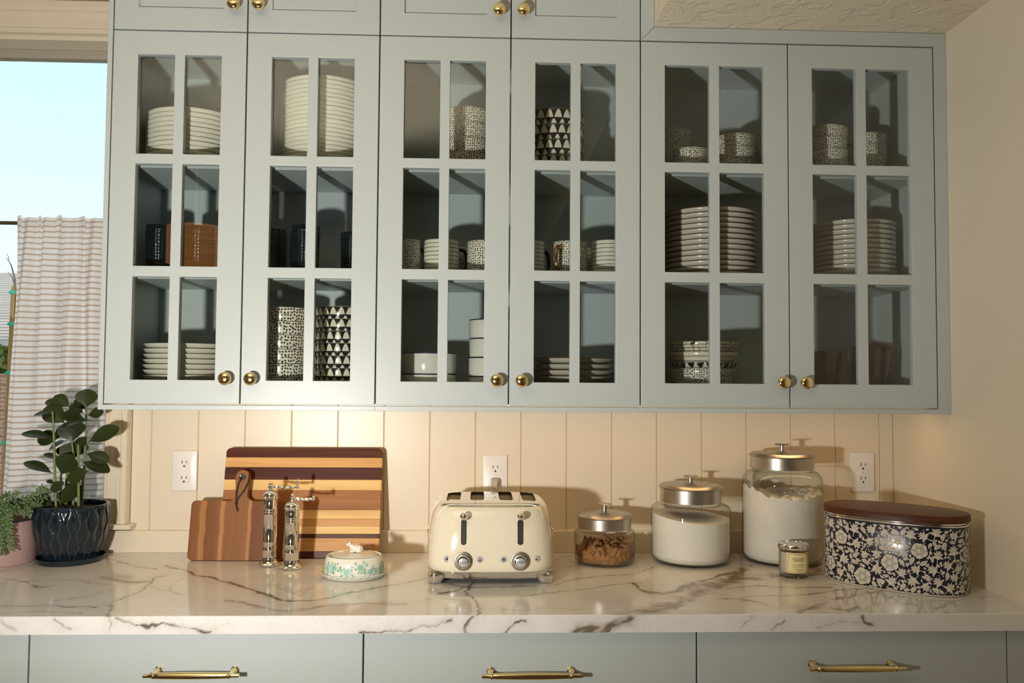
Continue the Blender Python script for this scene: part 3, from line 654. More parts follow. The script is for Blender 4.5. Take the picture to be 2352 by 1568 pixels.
# four different serving bowls nested
x, R = spot(1540, 1691, 800, -0.155)
for i, (mt, lab, vt_) in enumerate((('dots_s', 'dotted serving bowl at the bottom of four nested bowls', 845), ('triband', 'cream serving bowl with black triangle band, third of four nested', 831), ('lines', 'cream serving bowl with black lines, second of four nested', 807), ('grid', 'cream serving bowl with crosshatched rim, topmost of four nested', 783))):
    top_ = zt(1615, vt_, -0.155 - R); h = (top_ - prev_) * 1.15 if i else 0; z = top_ - h
    if i == 0: h = zt(1615, vt_, -0.155 - R) - Z0T; z = Z0T + 0.0003
    prev_ = top_
    stack('serving_bowl', bowl_mesh(R, h, mt, 0.86 if i else 0.60, uvr=R), x, -0.155, z, 1, 0, lab, 'bowl', None)
# mugs
def mug(ul, ur, vtop, y, mat, hmat, ha, lab):
    x, R = spot(ul, ur, vtop, y); top = zt((ul + ur) / 2, vtop, y - R); h = top - Z1T - 0.0003
    t = thing('mug', (x, y, Z1T + 0.0003), lab, 'mug', 'mugs on the middle shelf', ha)
    pr = [(0, .003), (R * .86, .003), (R * .88, 0), (R * .94, 0), (R, .006), (R, h * .5), (R * .985, h - .0015), (R * .97, h), (R * .94, h - .0015), (R * .93, .012), (R * .8, .007), (0, .007)]
    mb = MB().lathe(pr, 44); mb.uv = [[(q[0], q[1] - h) for q in f] for f in mb.uv]; mb.build('body', M[mat], t, 50)
    pts = [(R * .9, 0, h * .80), (R + .014, 0, h * .83), (R + .026, 0, h * .76), (R + .029, 0, h * .5), (R + .026, 0, h * .28), (R + .012, 0, h * .14), (R * .9, 0, h * .11)]
    sm = []
    for k in range(len(pts) - 1):
        for q in range(4): sm.append(Vector(pts[k]).lerp(Vector(pts[k + 1]), q / 4))
    sm.append(Vector(pts[-1]))
    for _ in range(2): sm = [sm[0]] + [(sm[k - 1] + sm[k] * 2 + sm[k + 1]) / 4 for k in range(1, len(sm) - 1)] + [sm[-1]]
    MB().tube(sm, 0.0055, 10).build('handle', M[hmat], t, 60)
mug(906, 966, 547, -0.19, 'dots_s', 'goldglaze', 0.8, 'dotted mug with bronze handle, first in the front row nearest the tumblers')
mug(974, 1055, 548, -0.19, 'stripe', 'darkglaze', 0.5, 'black striped mug between two dotted mugs, under the four dotted bowls')
mug(1038, 1098, 566, -0.075, 'dots_s', 'goldglaze', 1.2, 'dotted mug standing behind the striped mug with dark handle')
mug(1073, 1150, 550, -0.19, 'dots_s', 'goldglaze', 1.4, 'dotted mug partly behind the stile where the two mug doors meet')
mug(1178, 1251, 551, -0.19, 'stripe', 'darkglaze', 0.65, 'black striped mug beside the dotted mug with gold handle')
mug(1270, 1350, 551, -0.19, 'dots_s', 'goldglaze', PI + 0.95, 'dotted mug with its gold handle turned sideways to the striped mug')
mug(1325, 1385, 568, -0.075, 'stripe', 'darkglaze', 2.4, 'black striped mug half hidden in the back row')
mug(1358, 1440, 550, -0.19, 'stripe', 'darkglaze', 0.9, 'black striped mug at the end of the row nearest the plates cabinet')
# hobnail tumblers
def tumbler_mesh(R, h, rings, nb, taper, mat, bead=0.0016, diamond=False):
    n = nb * 4; N = rings * 4; pr = [(0, 0), (R * taper * .92, 0)]
    for k in range(N + 1):
        t = k / N; pr.append((R * (taper + (1 - taper) * t), .004 + (h * .90 - .004) * t))
    pr += [(R, h * .92), (R, h), (R * .95, h), (R * .92, h * .9), (R * taper * .85, .012), (0, .012)]
    zl, zh = .004, h * .90
    def rf(r, z, a):
        if z < zl - 1e-6 or z > zh or r < R * taper * .95: return r
        t = (z - zl) / (zh - zl) * rings
        row = math.floor(t); ph = 0.5 * (row % 2) if diamond else 0
        b = abs(math.sin(PI * t)) * abs(math.sin(nb * a / 2 + PI * ph)) ** 0.8
        return r + bead * b
    return MB().lathe(pr, n, rfn=rf).mesh('tumbler', M[mat], 60)
def tumbler(ul, ur, vtop, y, z0, lab, mat='blueglass', rings=13, taper=0.93, nb=22, diamond=False, name='tumbler', group='smoky blue tumblers', bead=.0016):
    x, R = spot(ul, ur, vtop, y); h = zt((ul + ur) / 2, vtop, y - R) - z0
    o = bpy.data.objects.new(name, tumbler_mesh(R - bead, h, rings, nb, taper, mat, bead, diamond)); C.objects.link(o); o.location = (x, y, z0 + 0.0003)
    tag(o, lab, 'glass', group)
tumbler(336, 402, 514, -0.19, Z1T, 'smoky blue hobnail tumbler nearest the window side of the cabinet')
tumbler(374, 440, 531, -0.06, Z1T, 'smoky blue hobnail tumbler set back between two front tumblers')
tumbler(422, 496, 516, -0.17, Z1T, 'smoky blue hobnail tumbler standing over the pile of plates')
tumbler(585, 661, 523, -0.10, Z1T, 'wide smoky blue hobnail tumbler standing over the dotted bowls')
tumbler(666, 736, 515, -0.20, Z1T, 'smoky blue hobnail tumbler in front between the dotted and triangle bowls')
tumbler(782, 850, 531, -0.12, Z1T, 'smoky blue hobnail tumbler half hidden behind the door stile')
tumbler(1846, 1932, 806, -0.17, Z0T, 'rose cut glass tumbler beside the brass knob', 'pinkglass', 12, 0.78, 24, True, 'glass_tumbler', 'rose glasses', .0012)
tumbler(1950, 2040, 804, -0.19, Z0T, 'rose cut glass tumbler in front of another one', 'pinkglass', 12, 0.78, 24, True, 'glass_tumbler', 'rose glasses', .0012)
tumbler(1960, 2040, 793, -0.075, Z0T, 'rose cut glass tumbler standing behind another one', 'pinkglass', 12, 0.78, 24, True, 'glass_tumbler', 'rose glasses', .0012)

# ================================================================== things on the worktop
SC = lambda u: u
def superell(A, B, n, N, z, cx=0, cy=0, ph=0.0):
    out = []
    for k in range(N):
        a = 2 * PI * k / N; ca, sa = math.cos(a), math.sin(a)
        x = A * math.copysign(abs(ca) ** (2 / n), ca); y = B * math.copysign(abs(sa) ** (2 / n), sa)
        out.append((cx + x * math.cos(ph) - y * math.sin(ph), cy + x * math.sin(ph) + y * math.cos(ph), z))
    return out
# ---------------------------------------------------------------- toaster
def toaster():
    tx, ty = 0.9577, -0.2380
    t = thing('toaster', (tx, ty, CT), 'cream four slice toaster with chrome base, levers and round dials', 'toaster')
    M['enamel'] = plain('cream_enamel', (0.76, 0.70, 0.55), 0.10, spec=0.6, Coat_Weight=0.5, Coat_Roughness=0.04)
    prof = [(.029, .1555, .1485), (.034, .1580, .1510), (.050, .1600, .1530), (.075, .1592, .1520), (.100, .1572, .1495), (.125, .1542, .1460), (.145, .1510, .1420), (.160, .1475, .1375), (.170, .1440, .1330), (.1765, .1405, .1285), (.1795, .1370, .1245)]
    NX = 4.2
    body = MB().loft([superell(A, B, NX - (z - .03) * 4, 96, z) for z, A, B in prof]).build('body', M['enamel'], t, 50)
    def front(x, z):
        for i in range(len(prof) - 1):
            if prof[i][0] <= z <= prof[i + 1][0]:
                f = (z - prof[i][0]) / (prof[i + 1][0] - prof[i][0]); A = prof[i][1] * (1 - f) + prof[i + 1][1] * f; B = prof[i][2] * (1 - f) + prof[i + 1][2] * f
                n = NX - (z - .03) * 4; return -B * (1 - abs(x / A) ** n) ** (1 / n)
    # chrome base ring and feet
    base = MB().loft([superell(A, B, 4.2, 96, z) for z, A, B in ((.0125, .1525, .1455), (.0135, .1545, .1475), (.024, .1562, .1492), (.0288, .1562, .1492))])
    b = base.build('base', M['chrome'], t, 50)
    for sx in (-1, 1):
        for sy in (-1, 1):
            cx, cy = sx * .130, sy * .1225
            MB().loft([superell(.020 * k, .020 * k, 3, 20, z, cx + sx * dx, cy + sy * dx) for z, k, dx in ((.0002, .72, .003), (.002, .80, .003), (.008, .90, .002), (.014, 1.1, .0), (.022, 1.2, -.003))]).build('foot', M['chrome'], t, 50)
    # chrome top with four slots
    top = MB().loft([superell(A, B, n, 96, z) for z, A, B, n in ((.115, .125, .113, 3.4), (.1796, .1368, .1243, 3.5), (.1835, .1340, .1210, 3.4), (.1862, .1270, .1140, 3.3), (.1885, .1100, .0980, 3.2), (.1900, .0700, .0600, 3.0), (.1903, .0200, .0200, 2.6))])
    o = top.build('top_plate', M['chrome'], t, 45)
    cut = MB()
    for cx in (-.094, -.034, .0385, .0965):
        cut.loft([superell(.0175, .083, 7, 32, z, cx, .012) for z in (.13, .25)])
    co = cut.build('cutter', M['black'], t)
    m = o.modifiers.new('b', 'BOOLEAN'); m.operation = 'DIFFERENCE'; m.object = co; m.solver = 'EXACT'
    try: m.material_mode = 'TRANSFER'
    except Exception: pass
    bpy.context.view_layer.update()
    me = bpy.data.meshes.new_from_object(o.evaluated_get(bpy.context.evaluated_depsgraph_get()))
    o.modifiers.clear(); o.data = me; bpy.data.objects.remove(co)
    me.shade_smooth(); me.set_sharp_from_angle(angle=math.radians(40))
    for cx in (-.094, -.034, .0385, .0965):
        mb = MB()
        for yy in (-.035, .005, .045): mb.tube([(cx - .0172, yy, .172), (cx - .006, yy, .168), (cx + .006, yy, .168), (cx + .0172, yy, .172)], .0012, 6)
        for s_ in (-1, 1): mb.tube([(cx + s_ * .012, -.066, .17), (cx + s_ * .012, .09, .17)], .001, 6)
        mb.build('bread_rack', M['chrome'], t, 50)
    M['btn'] = plain('grey_button', (0.50, 0.51, 0.53), 0.3, 0.3); M['red'] = plain('red_mark', (0.35, 0.02, 0.01), 0.5); M['ink'] = plain('black_ink', (0.01, 0.01, 0.012), 0.5)
    for gx in (-.0655, .0705):
        # lever slot
        z0, z1 = .094, .160
        y0 = front(gx, .127)
        outer = densify(rrect(gx - .0064, gx + .0064, z0, z1, .0063)); n = len(outer); inner = [(gx + (x - gx) * .72, z0 + .0016 + (z - z0) / (z1 - z0) * (z1 - z0 - .0032)) for x, z in outer]
        yv = lambda z, d: front(gx, z) - d
        sl = MB(); vs = [(x, yv(z, -.004), z) for x, z in outer] + [(x, yv(z, .0016), z) for x, z in outer] + [(x, yv(z, .0016), z) for x, z in inner] + [(x, yv(z, -.004), z) for x, z in inner]
        sl.add(vs, [(r * n + k, r * n + (k + 1) % n, (r + 1) * n + (k + 1) % n, (r + 1) * n + k) for r in range(3) for k in range(n)])
        s_ = sl.build('lever_slot', M['chrome'], t, 40)
        lz = [z0 + .0018 + (z1 - z0 - .0036) * k / 24 for k in range(25)]; hw_ = [.0046 * min(1, math.sqrt(max(.02, 1 - max(0, 1 - min(z - z0 - .0016, z1 - .0016 - z) / .0046) ** 2))) for z in lz]
        MB().add([(gx + sg * w_, yv(z, .0010), z) for z, w_ in zip(lz, hw_) for sg in (-1, 1)], [(2 * k, 2 * k + 1, 2 * k + 3, 2 * k + 2) for k in range(24)]).build('slot_opening', M['black'], s_, None)
        kz = .163; ky = front(gx, kz)
        lv = MB(); lv.tube([(gx, ky + .004, kz - .006), (gx, ky - .010, kz - .001), (gx, ky - .018, kz)], [.003, .003, .004], 10); lv.ball((gx, ky - .022, kz), .0097, 24, 14)
        lv.build('lever', M['chrome'], t, 60)
        # dial
        dz = .0560; dy = front(gx, dz)
        def facing(pr, y0, mat, name, par, nn=40):
            q = MB().lathe(pr, nn); q.v = [(p[0] + gx, y0 - p[2], p[1] + dz) for p in q.v]; return q.build(name, mat, par, 40)
        d = facing([(0, 0), (.0225, 0), (.0225, .0022), (.0215, .0030), (.0190, .0030), (.0186, .0036), (.0150, .0036), (0, .0036)], dy + .001, M['steel'], 'dial', t)
        facing([(.0155, 0), (.0158, .010), (.0146, .0135), (.0125, .0142), (.0122, .0130), (0, .0130)], dy - .002, M['chrome'], 'dial_ring', d)
        facing([(0, 0), (.0108, 0), (.0108, .0028), (.0098, .0033), (0, .0033)], dy - .0145, M['btn'], 'stop_button', d)
        tm = text_mesh('STOP', .0072, M['ink'], .0002); put_mesh('stop_lettering', tm, d, (gx, dy - .0181, dz), (PI / 2, 0, 0))
        MB().box(gx - .0006, gx + .0006, dy - .0030, dy - .0024, dz + .0165, dz + .0205).build('marker', M['red'], d)
        for bi, bxo in enumerate((-.0395, .0395)):
            bq = MB().lathe([(0, 0), (.0075, 0), (.0075, .0012), (.0066, .0020), (.0060, .0012), (0, .0012)], 28); by = front(gx + bxo, .0600)
            bq.v = [(p[0] + gx + bxo, by + .0006 - p[2], p[1] + .0600) for p in bq.v]; bo = bq.build('button', M['btn'], t, 40)
            ic = MB(); zc = .06; xx = gx + bxo; yy = by - .0012
            if bi == 0:
                for k in range(6):
                    a = PI * k / 6 + PI / 2; ic.tube([(xx - .0034 * math.cos(a), yy, zc - .0034 * math.sin(a)), (xx + .0034 * math.cos(a), yy, zc + .0034 * math.sin(a))], .00035, 5)
            else:
                for k in (-1, 0, 1): ic.tube([(xx + .0018 * k, yy, zc + .0006), (xx + .0018 * k + .0004, yy, zc + .002), (xx + .0018 * k, yy, zc + .0034)], .0003, 5)
                ic.box(xx - .0032, xx + .0032, yy - .0003, yy + .0003, zc - .0032, zc - .0008)
            ic.build('icon', M['ink'], bo, None)
    # raised lettering on both flanks
    for sx in (-1, 1):
        tm = text_mesh('smeg', .034, M['chrome'], .0018); A = .1562
        put_mesh('brand_lettering', tm, t, (sx * (A + .0012), 0.0, .108), (PI / 2 - sx * 0.0, 0, sx * PI / 2))
    # cord and plug to the wall socket
    M['cord'] = plain('grey_cord', (0.42, 0.38, 0.33), 0.5)
    px, pz = 0.9741, CT + 0.1985
    pts = [(px + .001, -.030, pz - .006), (px + .003, -.042, pz - .014), (px + .006, -.050, pz - .035), (px + .012, -.052, pz - .07), (px + .014, -.056, pz - .11), (px + .006, -.068, pz - .15), (px - .004, ty + .152, CT + .03)]
    sm = [Vector(p) for p in pts]; fine = []
    for k in range(len(sm) - 1):
        for q in range(5): fine.append(sm[k].lerp(sm[k + 1], q / 5))
    fine.append(sm[-1])
    for _ in range(4): fine = [fine[0]] + [(fine[k - 1] + fine[k] * 2 + fine[k + 1]) / 4 for k in range(1, len(fine) - 1)] + [fine[-1]]
    cord = MB().tube(fine, .0032, 8).build('power_cord', M['cord'], t, 60, True)
    pm = MB().loft([[(px + x * k, y, pz + z * k + dz) for x, z in rrect(-.011, .011, -.012, .012, .004, 4)] for y, k, dz in ((-.0085, 1, 0), (-.020, .95, 0), (-.028, .8, -.002), (-.034, .45, -.006))])
    pm.build('plug', M['cord'], cord, 40, True)
toaster()
# ---------------------------------------------------------------- glass jars
M['flour'] = G('flour'); _t = M['flour'].tex(); M['flour'] = M['flour'].pbr(M['flour'].mix(M['flour'].noise(_t, 25, 5), (0.70, 0.65, 0.56), (0.84, 0.80, 0.73)), 0.9, spec=0.1, normal=M['flour'].bump(M['flour'].noise(_t, 160, 5), 0.5, 0.002))
M['sugar'] = G('sugar'); _t = M['sugar'].tex(); M['sugar'] = M['sugar'].pbr((0.80, 0.76, 0.69), 0.7, spec=0.3, normal=M['sugar'].bump(M['sugar'].noise(_t, 900, 2), 0.4, 0.001))
M['brownsugar'] = G('brown_sugar'); _g = M['brownsugar']; _t = _g.tex(); M['brownsugar'] = _g.pbr(_g.mix(_g.noise(_t, 60, 5), (0.26, 0.115, 0.040), (0.48, 0.255, 0.105)), 0.85, spec=0.15, normal=_g.bump(_g.noise(_t, 260, 6, 0.7), 0.9, 0.003))
def jar(x, y, R, zs, zn, Rl, zl, zk, lab, group='glass storage jars with steel lids'):
    """zs: height where the wall starts to curve in, zn: under side of lid band, zl: lid edge, zk: knob top (above the worktop)"""
    t = thing('storage_jar', (x, y, CT + 0.0003), lab, 'jar', group)
    pr = [(0, .0), (R * .80, .0), (R * .93, .002), (R * .985, .010), (R, .022), (R, zs)]
    rn = Rl * .92
    for k in range(1, 7):
        a = PI / 2 * k / 6; pr.append((rn + (R - rn) * math.cos(a), zs + (zn - .006 - zs) * math.sin(a)))
    pr += [(rn, zn), (Rl * .945, zn + .002), (Rl * .945, zl - .008)]
    g = MB().lathe(pr, 64).build('glass_body', M['jarglass'], t, 60)
    MB().lathe([(R * .70, .004), (R * .90, .0045), (R * .965, .012), (R * .972, .02)], 64).build('glass_base', M['jarglass'], t, 60)
    lid = MB().lathe([(0, zl - .006), (Rl * .93, zl - .006), (Rl * .955, zn), (Rl * .965, zn), (Rl * .965, zl - .004), (Rl * 1.01, zl - .002), (Rl * 1.015, zl), (Rl * .97, zl + .003), (Rl * .93, zl + .0065), (Rl * .90, zl + .007), (Rl * .5, zl + .0105), (0, zl + .0115)], 64).build('lid', M['steel'], t, 30)
    MB().lathe([(0, zl + .008), (.0068, zl + .008), (.0062, zk - .010), (.0062, zk - .004), (.018, zk - .003), (.0205, zk - .0015), (.019, zk), (0, zk + .0004)], 32).build('knob', M['steel'], lid, 40)
    return t
def contents(name, x, y, R, zb, fn, mat, lab, cat, nr=26, nt=120, lumps=None):
    mb = MB(); z0 = CT + zb; rows = []
    vs = []; fs = []
    def ring(r, zf):
        b = len(vs)
        for k in range(nt):
            a = 2 * PI * k / nt; vs.append((x + r * math.cos(a), y + r * math.sin(a), zf(r, a)))
        return b
    rb = [ring(R * .86, lambda r, a: z0), ring(R * .95, lambda r, a: z0 + .004), ring(R, lambda r, a: z0 + .014)]
    for k in range(1, 7): rb.append(ring(R, lambda r, a, k=k: z0 + .014 + (CT + fn(R * math.cos(a), R * math.sin(a)) - z0 - .014) * k / 6))
    for k in range(nr - 1, 0, -1): rb.append(ring(R * k / nr, lambda r, a: CT + fn(r * math.cos(a), r * math.sin(a))))
    for i in range(len(rb) - 1):
        for k in range(nt): k2 = (k + 1) % nt; fs.append((rb[i] + k, rb[i] + k2, rb[i + 1] + k2, rb[i + 1] + k))
    fs.append(tuple(rb[-1] + k for k in range(nt)))
    mb.add(vs, fs)
    if lumps:
        for (lx, ly, lz, lr) in lumps:
            n0 = len(mb.v); mb.ball((x + lx, y + ly, CT + lz), (lr, lr * random.uniform(.7, 1.1), lr * random.uniform(.6, .9)), 14, 9)
            for q in range(n0, len(mb.v)):
                p = Vector(mb.v[q]) - Vector((x + lx, y + ly, CT + lz)); h = 1 + .35 * (math.sin(p.x * 190 + lx * 999) * math.cos(p.z * 230 + ly * 777) + .6 * math.sin(p.y * 310 + p.z * 270))
                p = p * h; pp = Vector((x + lx, y + ly, CT + lz)) + p
                d = math.hypot(pp.x - x, pp.y - y)
                if d > R: s_ = R / d; pp.x = x + (pp.x - x) * s_; pp.y = y + (pp.y - y) * s_
                mb.v[q] = tuple(pp)
    o = mb.build(name, mat, None, 60, True, loc=(x, y, CT + zb))
    tag(o, lab, cat, kind='stuff'); return o
from mathutils import noise as mn
def nz(x, y, s, sd): return 0.55 * mn.noise(Vector((x * s, y * s, sd * 7.7)))
def zc(u, v, y): return onY(u, v, y).z - CT
jx, jR = spot(1708, 1886, 1200, -.1180); jy = -.1180
jar(jx, jy, jR, zc(1797, 1108, jy), zc(1797, 1074, jy), jR * 72 / 89, zc(1797, 1045, jy), zc(1797, 1019, jy), 'tall glass jar of flour with brushed steel lid')
zl_ = lambda v: zc(1797, v, jy)
contents('flour', jx, jy, jR * .968, .0065, lambda a, b: zl_(1134) + .010 * max(0, -a / jR - .55) * 6 + .004 * max(0, b / jR) + .008 * max(0, a / jR) + .012 * nz(a, b, 60, 21) + .006 * nz(a, b, 180, 22) + .003 * nz(a, b, 420, 25), M['flour'], 'white flour with a crumbly uneven top inside the tall jar', 'flour', nr=40, nt=200)
kx, kR = spot(1497, 1675, 1230, -.1256); ky = -.1256
jar(kx, ky, kR, zc(1586, 1166, ky), zc(1586, 1150, ky), kR * 71 / 89, zc(1586, 1117, ky), zc(1586, 1092, ky), 'medium glass jar of white sugar with brushed steel lid')
zm_ = lambda v: zc(1586, v, ky)
contents('sugar', kx, ky, kR * .968, .0065, lambda a, b: zm_(1185) - .008 * (a / kR) + .004 * (a / kR) ** 2 + .005 * (b / kR), M['sugar'], 'white sugar sloping smoothly inside the medium jar', 'sugar')
lx_, lR = spot(1319, 1458, 1250, -.1386); ly_ = -.1386
jar(lx_, ly_, lR, zc(1388, 1222, ly_), zc(1388, 1210, ly_), lR * 63 / 70, zc(1388, 1183, ly_), zc(1388, 1156, ly_), 'small glass jar of brown sugar with brushed steel lid')
def crack(p, sc):
    d, q = mn.voronoi(Vector(p) * sc); return math.exp(-((d[1] - d[0]) / 0.16) ** 2)
def brown_sugar():
    nt, nz_, nr = 170, 26, 30; vs = []; fs = []; R_ = lR * .955; zb = CT + .0065
    def top(x, y): 
        h = .051 + .010 * x / lR + .007 * y / lR + .030 * nz(x, y, 34, 3) + .010 * nz(x, y, 110, 5) + .004 * nz(x, y, 330, 6)
        return h - .009 * crack((x, y, .3), 46)
    for i in range(nz_ + 1):
        for k in range(nt):
            a = 2 * PI * k / nt; x0, y0 = R_ * math.cos(a), R_ * math.sin(a); z = zb + (CT + top(x0, y0) - zb) * i / nz_
            q = 1 - .060 * crack((x0, y0, z), 48) - .015 * abs(mn.noise(Vector((x0, y0, z)) * 190)) - .12 * max(0.0, 1 - (z - zb) / .014)
            vs.append((lx_ + x0 * q, ly_ + y0 * q, z))
    for j in range(nr - 1, 0, -1):
        for k in range(nt):
            a = 2 * PI * k / nt; r_ = R_ * .985 * j / nr; x0, y0 = r_ * math.cos(a), r_ * math.sin(a); vs.append((lx_ + x0, ly_ + y0, CT + top(x0, y0)))
    n_ = nz_ + nr
    for i in range(n_ - 1):
        for k in range(nt): fs.append((i * nt + k, i * nt + (k + 1) % nt, (i + 1) * nt + (k + 1) % nt, (i + 1) * nt + k))
    fs.append(tuple((n_ - 1) * nt + k for k in range(nt))); fs.append(tuple(range(nt - 1, -1, -1)))
    tag(MB().add(vs, fs).build('brown_sugar', M['brownsugar'], None, 60, True, loc=(lx_, ly_, CT + .0065)), 'clumpy brown sugar inside the small jar', 'sugar', kind='stuff')
brown_sugar()
# ---------------------------------------------------------------- candle
def candle():
    x, R = spot(1789, 1856, 1300, -.3008); y = -.3008; h = zc(1822, 1247, y - R * .0)
    t = thing('candle', (x, y, CT + 0.0003), 'lidded lemon candle in a small glass with pale yellow paper', 'candle')
    M['wax'] = plain('wax', (0.66, 0.60, 0.50), 0.5, Subsurface_Weight=0.2); M['paper'] = plain('yellow_paper', (0.78, 0.66, 0.34), 0.6); M['goldink'] = plain('gold_ink', (0.20, 0.13, 0.03), 0.5)
    MB().lathe([(0, 0), (R * .92, 0), (R * .97, .002), (R * .97, h - .010), (R * .90, h - .009), (R * .90, .012), (0, .011)], 48).build('glass_cup', M['jarglass'], t, 50)
    MB().lathe([(0, .0125), (R * .86, .0125), (R * .885, .016), (R * .885, h - .020), (0, h - .022)], 40).build('wax', M['wax'], t, 50)
    lid = MB().lathe([(0, h - .012), (R * 1.0, h - .012), (R * 1.03, h - .010), (R * 1.03, h - .004), (R * 1.0, h - .0015), (R * .96, h), (R * .93, h - .0012), (0, h - .0012)], 48).build('lid', M['chrome'], t, 35)
    a0, a1 = math.radians(-90 - 47), math.radians(-90 + 47); Rl = R * .975; z0, z1 = .013, h - .018
    def band(b0, b1, w0, w1, r): 
        n = 14; vs = []; 
        for k in range(n + 1):
            a = b0 + (b1 - b0) * k / n; vs += [(r * math.cos(a), r * math.sin(a), w0), (r * math.cos(a), r * math.sin(a), w1)]
        return vs, [(2 * k, 2 * k + 2, 2 * k + 3, 2 * k + 1) for k in range(n)]
    lb = MB().add(*band(a0, a1, z0, z1, Rl + .0002)).build('paper_label', M['paper'], t, 60)
    pr = MB(); e = .0009; i = .0025; ia = .09
    for b0, b1, w0, w1 in ((a0 + ia, a1 - ia, z0 + i, z0 + i + e), (a0 + ia, a1 - ia, z1 - i - e, z1 - i), (a0 + ia, a0 + ia + .025, z0 + i, z1 - i), (a1 - ia - .025, a1 - ia, z0 + i, z1 - i)): pr.add(*band(b0, b1, w0, w1, Rl + .0005))
    for zz, w in ((z0 + .010, .30), (z0 + .0085, .36), (z0 + .018, .42), (z0 + .0205, .5), (z0 + .0225, .22), (z1 - .0055, .26), (z0 + .005, .12), (z0 + .0142, .40)): pr.add(*band(-PI / 2 - w, -PI / 2 + w, zz, zz + .0007, Rl + .0005))
    pr.build('small_print', M['goldink'], lb, None)
    for txt, zz in (('KITCHEN', z0 + (z1 - z0) * .72), ('LEMON', z0 + (z1 - z0) * .62)):
        me = text_mesh(txt, .0068, M['ink'], 0.0, 1.08)
        for v in me.vertices:
            a = -PI / 2 + v.co.x / (Rl + .0006); zz_ = v.co.y; v.co = (math.cos(a) * (Rl + .0006), math.sin(a) * (Rl + .0006), zz_ + zz)
        put_mesh('lettering', me, lb)
candle()
# ---------------------------------------------------------------- bread bin
def flat_leaf(L, w, n=7, bend=0.0, tipx=0.6):
    up = []; dn = []
    for k in range(n + 1):
        t = k / n; ww = w * (math.sin(PI * t ** tipx)) ** 0.9; b = bend * math.sin(PI * t) * L
        up.append((L * t, b + ww / 2)); dn.append((L * t, b - ww / 2))
    return up + dn[::-1][1:-1]
def xf(poly, x, y, a, s=1.0): ca, sa = math.cos(a), math.sin(a); return [(x + s * (px * ca - py * sa), y + s * (px * sa + py * ca)) for px, py in poly]
class Print:
    """flat ornament laid out in (s, z) and wrapped onto a surface"""
    def __init__(s, wrap): s.wrap = wrap; s.mb = MB(); s.circ = []
    def poly(s, p, off, mi):
        cx = sum(q[0] for q in p) / len(p); cy = sum(q[1] for q in p) / len(p); n = len(p)
        vs = [s.wrap(cx, cy, off)] + [s.wrap(x, y, off) for x, y in p]
        s.mb.add(vs, [(0, k + 1, (k + 1) % n + 1) for k in range(n)], mi=mi)
    def strip(s, pts, w, off, mi):
        vs = []
        for k, p in enumerate(pts):
            a = pts[max(k - 1, 0)]; b = pts[min(k + 1, len(pts) - 1)]; d = math.hypot(b[0] - a[0], b[1] - a[1]) or 1; nx, ny = -(b[1] - a[1]) / d * w / 2, (b[0] - a[0]) / d * w / 2
            vs += [s.wrap(p[0] + nx, p[1] + ny, off), s.wrap(p[0] - nx, p[1] - ny, off)]
        s.mb.add(vs, [(2 * k, 2 * k + 1, 2 * k + 3, 2 * k + 2) for k in range(len(pts) - 1)], mi=mi)
    def free(s, cs): return all((x - X) ** 2 + (y - Y) ** 2 > (r + R) ** 2 for x, y, r in cs for X, Y, R in s.circ if abs(x - X) < r + R)
